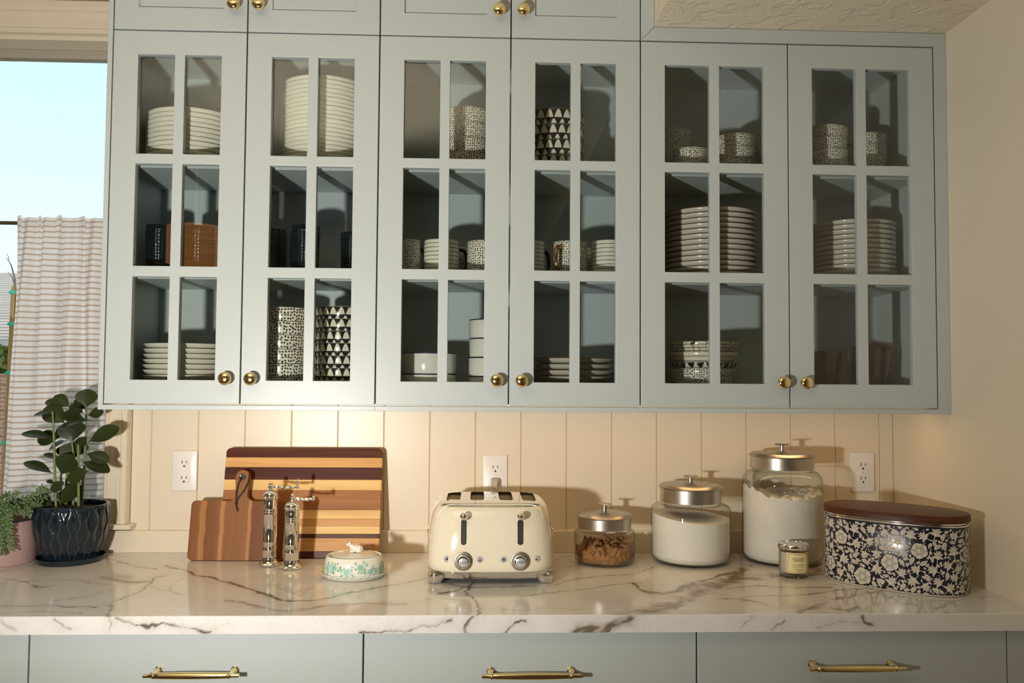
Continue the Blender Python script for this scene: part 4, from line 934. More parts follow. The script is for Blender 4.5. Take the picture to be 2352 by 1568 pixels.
def bread_bin():
    cx, cy, a, b, ph, NX = 1.9455, -0.383, 0.163, 0.096, math.radians(-41), 2.5
    t = thing('bread_bin', (cx, cy, CT + 0.0003), 'oval navy and cream floral bread bin with dark wooden lid', 'bread bin', rz=ph)
    h = 0.1570; N = 120
    M['navy'] = plain('navy_enamel', (0.012, 0.014, 0.028), 0.22); M['creamprint'] = plain('cream_print', (0.66, 0.61, 0.50), 0.25); M['midprint'] = plain('grey_print', (0.26, 0.23, 0.20), 0.3)
    body = MB().loft([superell(a * k, b * k, NX, N, z) for z, k in ((0, .965), (.002, .985), (.006, 1), (h - .002, 1), (h, .99))]).build('body', M['navy'], t, 50)
    MB().loft([superell(a * k, b * k, NX, N, z) for z, k in ((h - .0005, .985), (h + .0005, 1.008), (h + .002, 1.012), (h + .004, 1.004), (h + .005, .985), (h + .0085, .983))]).build('steel_rim', M['chrome'], t, 50)
    M['lidwood'] = wood('dark_lid_wood', (0.040, 0.013, 0.007), (0.085, 0.028, 0.012), (0.12, 0.043, 0.018), along='x', rough=0.4)
    MB().loft([superell(a + d, b + d, NX, N, z) for z, d in ((h + .0085, .0005), (h + .0095, .0025), (h + .022, .0025), (h + .0255, .0005), (h + .0265, -.004))]).build('lid', M['lidwood'], t, 40)
    ring = superell(a, b, NX, 1440, 0); acc = [0.0]
    for k in range(1440): p, q = ring[k], ring[(k + 1) % 1440]; acc.append(acc[-1] + math.hypot(q[0] - p[0], q[1] - p[1]))
    Lp = acc[-1]; accn = np.array(acc)
    def wrap(s_, z, off):
        s_ = s_ % Lp; k = min(int(np.searchsorted(accn, s_)) - 1, 1439); k = max(k, 0); f = (s_ - acc[k]) / (acc[k + 1] - acc[k]); p, q = ring[k], ring[(k + 1) % 1440]
        x, y = p[0] + (q[0] - p[0]) * f, p[1] + (q[1] - p[1]) * f; nx, ny = (q[1] - p[1]), -(q[0] - p[0]); d = math.hypot(nx, ny)
        return (x + nx / d * off, y + ny / d * off, min(max(z, .0055), h - .003))
    P = Print(wrap); rnd = random.Random(11); z0, z1 = .004, h - .002
    def flower(x, y, r):
        p = [(x + r * (1 + .06 * math.cos(a_ * 5 + x * 90) + .06 * math.cos(a_ * 17 + 1)) * math.cos(a_), y + r * (1 + .06 * math.cos(a_ * 5 + x * 90) + .06 * math.cos(a_ * 17 + 1)) * math.sin(a_)) for a_ in [2 * PI * k / 44 for k in range(44)]]
        P.poly(p, .0004, 0)
        for k in range(24):
            a_ = 2 * PI * k / 24; P.strip([(x + r * .34 * math.cos(a_), y + r * .34 * math.sin(a_)), (x + r * (.55 + .2 * (k % 2)) * math.cos(a_), y + r * (.55 + .2 * (k % 2)) * math.sin(a_))], r * .05, .0007, 1)
        for k in range(6):
            a_ = 2 * PI * k / 6; P.strip([(x + r * .55 * math.cos(a_), y + r * .55 * math.sin(a_)), (x + r * .97 * math.cos(a_), y + r * .97 * math.sin(a_))], r * .05, .0007, 2)
        for k in range(6):
            a_ = 2 * PI * k / 6 + .4; rr = r * (.22 if k else 0)
            q = [(x + rr * math.cos(a_) + r * .15 * math.cos(c), y + rr * math.sin(a_) + r * .15 * math.sin(c)) for c in [2 * PI * j / 10 for j in range(10)]]
            P.poly([(x + rr * math.cos(a_) + r * .18 * math.cos(c), y + rr * math.sin(a_) + r * .18 * math.sin(c)) for c in [2 * PI * j / 10 for j in range(10)]], .0008, 2); P.poly(q, .0010, 0)
        P.circ.append((x, y, r * 1.10))
    def leaf(x, y, L, w, ang, bend, veins=True, tip=0.75):
        p = xf(flat_leaf(L, w, 7, bend, tip), x, y, ang); P.poly(p, .0004, 0)
        if veins:
            mid = [(L * q, bend * math.sin(PI * q) * L) for q in (.12, .35, .6, .85)]; P.strip(xf(mid, x, y, ang), w * .10, .0007, 1)
            if L > .012:
                for q in (.3, .5, .7):
                    for sg in (-1, 1): P.strip(xf([(L * q, bend * math.sin(PI * q) * L), (L * (q + .10), bend * math.sin(PI * q) * L + sg * w * .26)], x, y, ang), w * .05, .0007, 1)
    def tulip(x, y, r, ang):
        for da, L, w in ((-.75, 1.15, .5), (.75, 1.15, .5), (-1.6, 1.0, .42), (1.6, 1.0, .42), (-.35, 1.3, .45), (.35, 1.3, .45), (0, 1.35, .5)):
            p = xf(flat_leaf(r * L, r * w, 7, .12 * (1 if da < 0 else -1), .7), x, y, ang + da); P.poly(p, .0004 + .00012 * (2 - abs(da)), 0)
            P.strip(xf([(r * L * .2, 0), (r * L * .75, 0)], x, y, ang + da), r * .05, .0012, 1)
        q = [(x + r * .34 * math.cos(c) * .8 + r * .1 * math.cos(ang), y + r * .34 * math.sin(c) + r * .1 * math.sin(ang)) for c in [2 * PI * j / 12 for j in range(12)]]
        P.poly(q, .0013, 0); P.circ.append((x + r * .45 * math.cos(ang), y + r * .45 * math.sin(ang), r * .85)); P.circ.append((x, y, r * .7))
        P.strip([(x - r * .2 * math.cos(ang), y - r * .2 * math.sin(ang)), (x - r * .9 * math.cos(ang), y - r * .9 * math.sin(ang))], r * .10, .0005, 0)
    for k in range(500):
        x, y = rnd.uniform(0, Lp), rnd.uniform(.022, h - .022)
        if len([c for c in P.circ]) < 14 and P.free([(x, y, .046)]): flower(x, y, rnd.uniform(.0165, .0195))
    for k in range(1400):
        x, y, an, r = rnd.uniform(0, Lp), rnd.uniform(.012, h - .016), rnd.uniform(0, 6.28), rnd.uniform(.0125, .0165)
        if P.free([(x, y, r * .75), (x + r * .6 * math.cos(an), y + r * .6 * math.sin(an), r * .8)]): tulip(x, y, r, an)
    for L, w, tries in ((.021, .0095, 2500), (.015, .0075, 4500), (.011, .0056, 6000), (.0075, .0042, 7000)):
        for k in range(tries):
            x, y, an = rnd.uniform(0, Lp), rnd.uniform(.004, h - .003), rnd.uniform(0, 6.28); bd = rnd.uniform(-.14, .14)
            cs = [(x + L * q * math.cos(an), y + L * q * math.sin(an), w * rr) for q, rr in ((.12, .26), (.35, .44), (.6, .44), (.85, .26))]
            if min(c[1] for c in cs) < .003 or max(c[1] for c in cs) > h - .003: continue
            if P.free(cs): leaf(x, y, L, w, an, bd, L > .009); P.circ += cs
    for k in range(2500):
        x, y, r = rnd.uniform(0, Lp), rnd.uniform(.004, h - .004), rnd.uniform(.0012, .0022)
        if P.free([(x, y, r)]): P.poly([(x + r * math.cos(c), y + r * math.sin(c)) for c in [2 * PI * j / 8 for j in range(8)]], .0004, 0); P.circ.append((x, y, r))
    o = P.mb.build('floral_print', [M['creamprint'], M['midprint'], M['navy']], body, None)
    MB().loft([superell(a * k, b * k, NX, N, z) for z, k in ((.0002, .97), (.0025, 1.002), (.0045, 1.004))], False, False).build('bottom_line', M['creamprint'], t, 50)
bread_bin()
# ---------------------------------------------------------------- cutting boards
def lean(name, x, ybot, tilt, label, rz=0.0):
    o = thing(name, (x, ybot, CT + 0.0006), label, 'cutting board', 'cutting boards'); o.rotation_euler = (-tilt, 0, rz); return o
def striped_board():
    xl, xr = onY(511, 1200, -.06).x, onY(876, 1150, -.045).x; w = xr - xl; th = .020; yb = -.085
    zt_ = onY(700, 1031, -.035).z - CT; tilt = math.asin(min(.9, (.085 - .026) / zt_)); Hh = zt_ / math.cos(tilt)
    t = lean('striped_cutting_board', (xl + xr) / 2, yb, tilt, 'large cutting board of light and dark wood strips leaning on the wall')
    dk = wood('walnut', (0.040, 0.011, 0.006), (0.080, 0.022, 0.011), (0.12, 0.04, 0.02), rough=0.38); lt = wood('maple', (0.46, 0.23, 0.075), (0.62, 0.355, 0.135), (0.70, 0.43, 0.18), rough=0.4)
    md = wood('cherry', (0.24, 0.09, 0.028), (0.35, 0.145, 0.05), (0.43, 0.20, 0.08), rough=0.4); l2 = wood('pale_maple', (0.56, 0.34, 0.12), (0.72, 0.48, 0.19), (0.78, 0.55, 0.25), rough=0.4); m2 = wood('beech', (0.40, 0.19, 0.065), (0.54, 0.285, 0.105), (0.62, 0.35, 0.15), rough=0.4)
    ys = [135, 230, 330, 452, 557, 750, 838, 910, 985, 1025, 1153, 1215]; mt = [dk, lt, dk, l2, md, l2, m2, l2, dk, m2, dk]
    zz = [Hh * (1215 - y) / (1215 - 135) for y in ys]; R = .012
    def half(z):
        d = min(z, Hh - z); return w / 2 if d >= R else w / 2 - (R - math.sqrt(max(0, R * R - (R - d) ** 2)))
    for i in range(len(mt)):
        z1, z0 = zz[i] - .00015, zz[i + 1] + .00015
        if i == 0: z1 = Hh
        if i == len(mt) - 1: z0 = 0
        K = 9; lev = [z0 + (z1 - z0) * (k / K) for k in range(K + 1)]
        p = [(half(z), z) for z in lev] + [(-half(z), z) for z in lev[::-1]]
        MB().prism(p, -th / 2, th / 2).build('wood_strip', mt[i], t, 30, bevel=0.0006)
    M['brand'] = plain('burnt_brand', (0.16, 0.055, 0.02), 0.7)
    for txt, px, pz, sz in (('THYME', 0, .0325, .0135), ('&TABLE', -.004, .0205, .0135)):
        put_mesh('burnt_lettering', text_mesh(txt, sz, M['brand'], .0002), t, (w / 2 - .032 + px, -th / 2 - .0002, pz), (PI / 2, 0, 0))
striped_board()
def paddle():
    xl, xr = onY(437, 1210, -.10).x, onY(662, 1210, -.10).x; yb = -.118; th = .016
    w = xr - xl; hb = onY(500, 1149, -.098).z - CT; hh = onY(556, 1077, -.082).z - CT; tilt = math.radians(9.5)
    t = lean('paddle_cutting_board', (xl + xr) / 2, yb, tilt, 'acacia paddle cutting board with leather loop leaning on the striped board', rz=-0.03)
    hx = onY(556, 1110, -.09).x - (xl + xr) / 2; hw = .0165; r = .013; R = .020
    p = []
    for cx, cz, a0 in ((w / 2 - r, r, -90), (w / 2 - r, hb - r, 0)):
        p += [(cx + r * math.cos(math.radians(a0 + 15 * k)), cz + r * math.sin(math.radians(a0 + 15 * k))) for k in range(7)]
    nk = .016
    p += [(hx + hw + nk - nk * math.sin(math.radians(15 * k)), hb + nk - nk * math.cos(math.radians(15 * k))) for k in range(0, 7)]
    ze = hh - R
    p += [(hx + R * math.cos(math.radians(-20 + 14 * k)), ze + R * math.sin(math.radians(-20 + 14 * k))) for k in range(0, 11)] + [(hx + R * math.cos(math.radians(135 + 13 * k)), ze + R * math.sin(math.radians(135 + 13 * k))) for k in range(0, 6)]
    p += [(hx - hw - nk + nk * math.sin(math.radians(90 - 15 * k)), hb + nk - nk * math.cos(math.radians(90 - 15 * k))) for k in range(0, 7)]
    for cx, cz, a0 in ((-w / 2 + r, hb - r, 90), (-w / 2 + r, r, 180)):
        p += [(cx + r * math.cos(math.radians(a0 + 15 * k)), cz + r * math.sin(math.radians(a0 + 15 * k))) for k in range(7)]
    g = G('acacia'); tt = g.tex(scale=(1, 1, 1)); sp = g.n('SeparateXYZ', i0=tt)
    wob = g.math('MULTIPLY', g.math('SUBTRACT', g.noise(g.tex(scale=(1, 1, 6)), 3, 2), 0.5), 0.012)
    u = g.math('DIVIDE', g.math('ADD', g.math('ADD', sp.outputs[0], w / 2), wob), w)
    stv = g.ramp(u, [(0.0, (0.214, 0.087, 0.029)), (.09, (0.245, 0.101, 0.035)), (.11, (0.459, 0.230, 0.084)), (.155, (0.408, 0.193, 0.070)), (.165, (0.194, 0.074, 0.026)), (.25, (0.224, 0.092, 0.032)), (.30, (0.265, 0.115, 0.041)), (.315, (0.510, 0.267, 0.098)), (.345, (0.469, 0.239, 0.084)), (.355, (0.275, 0.120, 0.043)),
                     (.46, (0.255, 0.110, 0.038)), (.585, (0.296, 0.133, 0.049)), (.598, (0.490, 0.248, 0.091)), (.622, (0.449, 0.221, 0.077)), (.632, (0.173, 0.064, 0.023)), (.85, (0.194, 0.075, 0.027)), (.9, (0.265, 0.115, 0.041)), (1, (0.224, 0.092, 0.032))])
    gr = g.noise(g.tex(scale=(70, 70, 3.2)), 1, 5, 0.6, 0.7); col = g.mix(g.math('MULTIPLY', gr, 0.55), stv, (0.11, 0.035, 0.012))
    M['acacia'] = g.pbr(col, 0.45, spec=0.16)
    MB().prism(p, -th / 2, th / 2).build('blade', M['acacia'], t, 30, bevel=0.002)
    zc_ = hh - R; gm = MB().lathe([(.0052, 0), (.0052, .0016), (.0062, .0022), (.0085, .0022), (.0092, .0014), (.0094, 0)], 28); gm.v = [(q[0] + hx, -th / 2 - q[2], q[1] + zc_) for q in gm.v]; gm.build('grommet', M['chrome'], t, 40)
    hl = MB().lathe([(0, 0), (.0052, 0), (.0052, .0008), (0, .0008)], 20); hl.v = [(q[0] + hx, -th / 2 - q[2], q[1] + zc_) for q in hl.v]; hl.build('hole', M['black'], t, 40)
    M['leather'] = plain('dark_leather', (0.012, 0.009, 0.008), 0.55)
    y0 = -th / 2 - .004; cl = MB()
    cl.tube([(hx, y0 + .003, zc_), (hx - .003, y0 - .002, zc_ - .004), (hx - .010, y0, zc_ - .022), (hx - .0125, y0, zc_ - .045), (hx - .0115, y0, zc_ - .064), (hx - .0105, y0, zc_ - .078), (hx - .0045, y0, zc_ - .089)], .0019, 7)
    cl.tube([(hx + .017, y0 + .006, zc_ + .012), (hx + .020, y0, zc_ + .002), (hx + .016, y0, zc_ - .018), (hx + .005, y0, zc_ - .040), (hx - .006, y0, zc_ - .054), (hx - .0115, y0, zc_ - .066), (hx - .010, y0, zc_ - .080), (hx - .006, y0 + .002, zc_ - .091)], .0019, 7)
    cl.ball((hx - .0115, y0, zc_ - .068), (.0042, .0036, .0048), 12, 8); cl.build('leather_loop', M['leather'], t, 60)
paddle()
# ---------------------------------------------------------------- crank mills
def mill(ul, ur, vb, vtop, y, vdome, vcol, ucr, vcr, lab):
    x, R = spot(ul, ur, vb, y); zt_ = lambda v: zc((ul + ur) / 2, v, y)
    t = thing('pepper_mill', (x, y, CT + 0.0003), lab, 'pepper mill', 'chrome crank mills')
    top, col, dome = zt_(vtop), zt_(vcol), zt_(vdome); r = R * .66
    MB().lathe([(0, 0), (R * .96, 0), (R, .001), (R, .0035), (R * .96, .005), (R * .90, .006), (R * .80, .009), (R * .72, .014), (R * .69, .019), (R * .68, .0215), (0, .0215)], 48).build('base', M['chrome'], t, 35)
    b = [(r * .98, .0214), (r, .023), (r, .040), (r * 1.012, .0405), (r * 1.012, .042), (r, .0425), (r, .060), (r * 1.012, .0605), (r * 1.012, .062), (r, .0625)]
    for f in (.62, .68, .74): zz = .0625 + (col - .0625) * f; b += [(r, zz), (r * 1.012, zz + .0004), (r * 1.012, zz + .0014), (r, zz + .0018)]
    b += [(r * 1.02, col - .004), (0, col - .004)]
    bd = MB().lathe(b, 48).build('body', M['chrome'], t, 35)
    MB().ball((0, -r * 1.01, .047), .0022, 12, 8).build('stud', M['chrome'], bd, 60)
    dh = dome - col; dm = [(0, col - .0041), (r * 1.05, col - .0041), (r * 1.16, col - .002), (r * 1.17, col), (r * 1.10, col + .002), (r * 1.06, col + .003)]
    for k in range(0, 8): a_ = PI / 2 * k / 8; dm.append((r * 1.02 * math.cos(a_) + .001, col + .004 + (dh - .004) * math.sin(a_)))
    dm += [(.0050, dome), (.0046, dome + .004)]
    MB().lathe(dm + [(0, dome + .004)], 48).build('dome', M['chrome'], t, 35)
    fz = top
    MB().lathe([(0, dome + .0039), (.0066, dome + .0039), (.0072, dome + .007), (.0066, dome + .011), (.0056, dome + .012), (.0058, fz - .008), (.0046, fz - .003), (.0020, fz), (0, fz)], 28).build('finial', M['chrome'], t, 40)
    q = onY(ucr, vcr, y); ex, ez = q.x - x, q.z - CT; az = dome + .0075
    arm = MB(); N = 36; rings = []
    for k in range(N + 1):
        f = k / N; px = .006 + (ex - .006) * f; tw = PI * 2.2 * f; hw_, ht = .0034, .0019
        cz = az - .002 * math.sin(PI * f) + (-.001) * f
        rings.append([(px, c1 * hw_ * math.cos(tw) - c2 * ht * math.sin(tw), cz + c1 * hw_ * math.sin(tw) + c2 * ht * math.cos(tw)) for c1, c2 in ((-1, -1), (1, -1), (1, 1), (-1, 1))])
    arm.loft(rings); ar = arm.build('crank_arm', M['chrome'], t, 40)
    MB().lathe([(0, az - .005), (.0030, az - .005), (.0036, az - .001), (.0036, az + .004), (.0024, az + .006), (.0022, ez - .009), (.0046, ez - .005), (.0050, ez - .002), (.0040, ez + .002), (.0030, ez + .003), (.0034, ez + .0045), (.0026, ez + .0065), (0, ez + .007)], 24, c=(ex, 0, 0)).build('crank_knob', M['chrome'], ar, 40)
mill(594, 643, 1298, 1106, -.172, 1124, 1142, 684, 1105, 'taller chrome crank mill standing in front of the paddle board')
mill(644, 694, 1305, 1133, -.207, 1151, 1167, 720, 1142, 'shorter chrome crank mill beside the taller one')
# ---------------------------------------------------------------- butter dish
def butter():
    x, R = spot(736, 889, 1330, -.302); y = -.302; sy = .86
    t = thing('butter_dish', (x, y, CT + 0.0003), 'white round butter dish with green flower print and cow knob', 'butter dish')
    M['china'] = plain('white_china', (0.74, 0.70, 0.62), 0.12); M['green'] = plain('green_print', (0.17, 0.42, 0.33), 0.3); M['pgreen'] = plain('pale_green_print', (0.42, 0.58, 0.48), 0.3)
    MB().lathe([(0, .004), (R * .70, .004), (R * .72, 0), (R * .80, 0), (R * .90, .003), (R * .985, .010), (R, .0125), (R * .985, .0135), (R * .93, .0095), (R * .80, .006), (0, .006)], 72, sy=sy).build('dish', M['china'], t, 50)
    zs = zc(812, 1272, y); Rd = R * .905
    prof = [(Rd * .97, .0075), (Rd, .009), (Rd * .995, .020), (Rd * .985, .032), (Rd * .955, .044), (Rd * .90, .054), (Rd * .82, zs - .006), (Rd * .72, zs - .002), (Rd * .60, zs), (Rd * .3, zs + .0035), (0, zs + .004)]
    lid = MB().lathe(prof, 96, sy=sy).build('lid', M['china'], t, 60)
    pz = [p[1] for p in prof]; prr = [p[0] for p in prof]
    def wrap(s_, z, off): a_ = s_ / Rd; r = float(np.interp(z, pz, prr)) + off; return (r * math.cos(a_), r * math.sin(a_) * sy, z)
    P = Print(wrap); rnd = random.Random(3); Lp = 2 * PI * Rd
    nfl = 15
    for k in range(nfl):
        cx = Lp * k / nfl + rnd.uniform(-.004, .004); cz = rnd.uniform(.024, .034) - .004 * (k % 2)
        for q in range(3):
            for j in range(7 - q):
                a_ = 2 * PI * j / (7 - q) + q; rr = (.0065, .0042, .0018)[q]
                P.poly(xf(flat_leaf(.0062 - .001 * q, .0050 - .001 * q, 5, 0, .6), cx + rr * .35 * math.cos(a_), cz + rr * .35 * math.sin(a_), a_), .0003 + .0001 * q, (0, 1, 0)[q])
        for j in range(17):
            a_ = rnd.uniform(0, 6.28); d = rnd.uniform(.007, .017); px, pz_ = cx + d * 1.25 * math.cos(a_), min(.045, max(.012, cz + d * .75 * math.sin(a_)))
            P.strip([(cx + .005 * math.cos(a_), cz + .004 * math.sin(a_)), (px, pz_)], .0004, .0002, 0)
            P.poly(xf(flat_leaf(.0078, .0042, 5, 0, .75), px, pz_, a_ + rnd.uniform(-.7, .7)), .0003, j % 2)
            P.strip(xf([(0, 0), (.0065, 0)], px, pz_, a_), .0003, .0006, 0)
    for k in range(64):
        s_ = Lp * k / 64; P.poly(xf(flat_leaf(.0045, .0018, 4), s_, zs - .0065, 1.2 + (k % 2) * .8), .0003, 0); P.poly([(s_ + .0024 + .0007 * math.cos(c), zs - .0045 + .0007 * math.sin(c)) for c in (0, 1.2, 2.5, 3.8, 5)], .0003, 0)
    P.strip([(Lp * k / 96, zs - .0022) for k in range(97)], .0006, .0003, 0); P.strip([(Lp * k / 96, .0105) for k in range(97)], .0005, .0003, 0)
    P.mb.build('flower_print', [M['green'], M['pgreen']], lid, None)
    dz = np.array([.0030, .0100, .0125]); dr = np.array([R * .90, R * .985, R])
    P2 = Print(lambda s_, z, off: ((float(np.interp(z, dz, dr)) + off) * math.cos(s_ / R), (float(np.interp(z, dz, dr)) + off) * math.sin(s_ / R) * sy, z)); L2 = 2 * PI * R
    for k in range(80):
        s_ = L2 * k / 80; P2.poly(xf(flat_leaf(.0044, .0026, 4), s_, .0072, .5 + (k % 3) * .9), .0003, 0); P2.poly([(s_ + .003 + .0007 * math.cos(c), .0085 + .0007 * math.sin(c)) for c in (0, 1.2, 2.5, 3.8, 5)], .0003, 0)
    P2.strip([(L2 * k / 96, .0110) for k in range(97)], .0005, .0003, 0); P2.strip([(L2 * k / 96, .0048) for k in range(97)], .0004, .0003, 0)
    P2.mb.build('rim_print', [M['green'], M['pgreen']], t, None)
    cw = MB(); z0 = zs + .004
    for c, r in (((.004, 0, .010), (.0135, .0085, .0085)), ((.012, 0, .0095), (.0085, .0085, .0085)), ((-.004, 0, .012), (.0075, .0070, .0085)), ((-.0085, -.001, .0165), (.0050, .0046, .0060)), ((-.0115, -.002, .0205), (.0058, .0046, .0046)), ((-.0165, -.003, .0190), (.0042, .0034, .0030)),
                 ((-.0085, .0035, .0245), (.0022, .0016, .0032)), ((-.0095, -.0055, .0242), (.0022, .0016, .0032)), ((-.0085, -.004, .0262), (.0012, .0012, .0028)), ((-.0075, .0015, .0265), (.0012, .0012, .0028)), ((-.004, -.007, .0035), (.0075, .0030, .0032)), ((.012, -.007, .0035), (.0080, .0032, .0032)), ((.003, .006, .0035), (.011, .003, .0032)), ((.0195, 0, .009), (.0025, .002, .006))):
        cw.ball((c[0], c[1], c[2] + z0), r, 16, 10)
    o = cw.build('cow_knob', M['china'], lid, 60); m = o.modifiers.new('r', 'REMESH'); m.mode = 'VOXEL'; m.voxel_size = .0009; m.use_smooth_shade = True
    m2 = o.modifiers.new('s', 'SMOOTH'); m2.iterations = 4; m2.factor = 0.5
butter()
# ---------------------------------------------------------------- wall sockets
def outlet(x, z, decora, lab):
    t = thing('wall_outlet', (x, 0, z), lab, 'outlet', 'white wall outlets')
    M['wp'] = M['white_plastic']; w, h = .0350, .0572
    MB().loft([[(px * k, yy, pz * k2) for px, pz in rrect(-w, w, -h, h, .004, 4)] for yy, k, k2 in ((-.0002, 1, 1), (-.0030, 1, 1), (-.0058, .955, .972), (-.0064, .91, .945))]).build('plate', M['wp'], t, 35)
    def slots(par, cz, y):
        for sx, hh in ((-.0064, .0042), (.0064, .0034)): MB().box(sx - .0011, sx + .0011, y - .0003, y + .001, cz + .003 - hh, cz + .003 + hh).build('slot', M['black'], par, None)
        q = MB().lathe([(0, 0), (.0027, 0), (.0027, .0004), (0, .0004)], 16); q.v = [(p[0], y - p[2], cz - .0085 + p[1] * 1.1) for p in q.v]; q.build('ground_hole', M['black'], par, None)
    if decora:
        f = MB().prism(rrect(-.0167, .0167, -.0333, .0333, .0025, 4), -.0078, -.004).build('receptacle', M['wp'], t, 35, bevel=.0006)
        slots(f, .0215, -.0079); slots(f, -.0215, -.0079)
        MB().box(-.0072, .0072, -.0088, -.007, .0010, .0068).build('test_button', M['wp'], f, None, bevel=.0005); MB().box(-.0072, .0072, -.0088, -.007, -.0068, -.0010).build('reset_button', M['wp'], f, None, bevel=.0005)
        sc = (.0483, -.0483)
    else:
        for cz in (.0195, -.0195):
            pl = [(.0172 * math.cos(a_), max(-.0142, min(.0142, .0172 * math.sin(a_)))) for a_ in [2 * PI * k / 48 for k in range(48)]]
            f = MB().prism([(px, pz + cz) for px, pz in pl], -.0074, -.004).build('receptacle', M['wp'], t, 35, bevel=.0005); slots(f, cz, -.0075)
        sc = (0.0,)
    for zz in sc:
        q = MB().lathe([(0, .0006), (.0020, .0006), (.0024, 0)], 14); q.v = [(p[0], -.0064 - p[2], zz + p[1]) for p in q.v]; q.build('screw', M['alu'], t, None)
outlet(0.0983, CT + .2271, True, 'white two socket safety outlet beside the window trim')
outlet(0.9741, CT + .2180, False, 'white outlet with a grey plug in it behind the toaster')
outlet(2.0409, CT + .2285, False, 'white empty outlet above the bread bin')
# ---------------------------------------------------------------- potted plants
def m_leaf(name, c1, c2, rough=0.28):
    g = G(name); n = g.noise(g.tex(), 12, 3); oi = g.n('ObjectInfo'); f = g.math('ADD', g.math('MULTIPLY', n, 0.5), g.math('MULTIPLY', oi.outputs['Random'], 0.5))
    return g.pbr(g.mix(f, c1, c2), rough, spec=0.3)
M['leaf'] = m_leaf('glossy_leaf', (0.012, 0.020, 0.006), (0.036, 0.050, 0.012)); M['stem'] = plain('green_stem', (0.13, 0.17, 0.045), 0.45); M['soil'] = painted('soil', (0.035, 0.020, 0.014), 0.9, 0.4, 1.0, 120)
def leaf_unit():
    nu, nw = 14, 6; vs = []; fs = []
    for i in range(nu + 1):
        t = i / nu
        w = 0.025 if t < 0.12 else 0.5 * max(0.0, math.sin(PI * ((t - 0.10) / 0.905) ** 1.25)) ** 0.62
        if i == nu: w = 0.10
        for j in range(nw + 1):
            q = j / nw * 2 - 1
            vs.append((t, q * w, 0.10 * abs(q) ** 1.6 * w * 2 * 0.9 - 0.18 * t * t + 0.05 * t - 0.012 * math.exp(-(q * 5) ** 2)))
    for i in range(nu):
        for j in range(nw): a = i * (nw + 1) + j; fs.append((a, a + nw + 1, a + nw + 2, a + 1))
    m = MB().add(vs, fs); return m.mesh('leaf', M['leaf'], 80)
def blue_plant():
    ux, yy = 166, -.1130
    x, R = spot(82, 248, 1200, yy); t = thing('potted_plant', (x, yy, CT + 0.0003), 'dark green broad leaved plant in a wavy ribbed navy pot with saucer', 'plant')
    zr = zc(165, 1157, yy); Rb = R * .70
    M['navyglaze'] = None
    MB().lathe([(0, .003), (R * .78, .003), (R * .80, 0), (R * .84, 0), (R * .89, .012), (R * .895, .0145), (R * .87, .0145), (R * .84, .007), (0, .006)], 64).build('saucer', plain('navy_glaze', (0.007, 0.016, 0.025), 0.18, spec=0.6), t, 50)
    NA, NZ = 312, 44; nl = 26; vs = []; fs = []; ridge = []
    def rad(q): return Rb + (R - Rb) * math.sin(min(1, q * 1.25) * PI / 2) ** 0.8 - (R * .03 * max(0, q - .8) / .2)
    for i in range(NZ + 1):
        q = i / NZ; z = .0075 + (zr - .0075) * q; r = rad(q)
        for k in range(NA):
            a = 2 * PI * k / NA; best = 9
            li = a / (2 * PI) * nl
            for c in (math.floor(li) - 1, math.floor(li), math.floor(li) + 1, math.floor(li) + 2):
                cc = c % nl; off = .17 * math.sin(q * 2 * PI * 2.3 + 0.6) * (1 if cc % 2 else -1); best = min(best, abs(li - c - off))
            rd = math.exp(-(best / .06) ** 2); top = 1 if q < .93 else max(0, (1 - q) / .07)
            vs.append(((r - .0030 * (1 - rd) * top * min(1, best * 3)) * math.cos(a), (r - .0030 * (1 - rd) * top * min(1, best * 3)) * math.sin(a), z)); ridge.append(rd * (1 if q < .95 else 0))
    for i in range(NZ):
        for k in range(NA): a = i * NA + k; b = i * NA + (k + 1) % NA; fs.append((a, b, b + NA, a + NA))
    n0 = len(vs)
    for r_, z in ((rad(1) - .004, zr + .0015), (rad(1) - .009, zr), (rad(1) - .010, zr - .030)):
        vs += [(r_ * math.cos(2 * PI * k / NA), r_ * math.sin(2 * PI * k / NA), z) for k in range(NA)]; ridge += [0] * NA
    for i in range(3):
        o0 = NZ * NA if i == 0 else n0 + (i - 1) * NA; o1 = n0 + i * NA
        for k in range(NA): fs.append((o0 + k, o0 + (k + 1) % NA, o1 + (k + 1) % NA, o1 + k))
    fs.append(tuple(range(NA - 1, -1, -1)))
    g = G('ribbed_navy_glaze'); A = g.n('Attribute', _attribute_name='ridge'); mt = g.pbr(g.mix(g.math('MULTIPLY', A.outputs['Fac'], 0.8), g.mix(g.noise(g.tex(), 40, 2), (0.003, 0.008, 0.016), (0.008, 0.018, 0.027)), (0.04, 0.06, 0.055)), 0.13, spec=0.6)
    p = MB().add(vs, fs).build('pot', mt, t, 70); at = p.data.attributes.new('ridge', 'FLOAT', 'POINT'); at.data.foreach_set('value', ridge)
    MB().lathe([(0, zr - .012), (R * .5, zr - .011), (rad(1) - .0095, zr - .014)], 40).build('soil', M['soil'], t, 60)
    Z = lambda zx, zy, dy=0: onY(zx / 3.564, 880 + zy / 3.564, yy + dy) - Vector((x, yy, CT + 0.0003))
    st = [([(460, 1020), (452, 800), (445, 560), (437, 330), (430, 230)], -.030), ([(645, 1020), (643, 800), (640, 600), (640, 500)], -.025), ([(540, 960), (545, 800), (548, 690)], .02), ([(600, 1000), (604, 700), (606, 600), (580, 430)], 0), ([(665, 990), (690, 680), (704, 400), (706, 210)], .012), ([(497, 960), (497, 850), (500, 740)], .035)]
    for pts, dy in st:
        P_ = [Z(a, b, dy) for a, b in pts]; P_[0].z = zr - .016
        MB().tube(P_, [.0042 - .0018 * k / (len(P_) - 1) for k in range(len(P_))], 8).build('stem', M['stem'], t, 60)
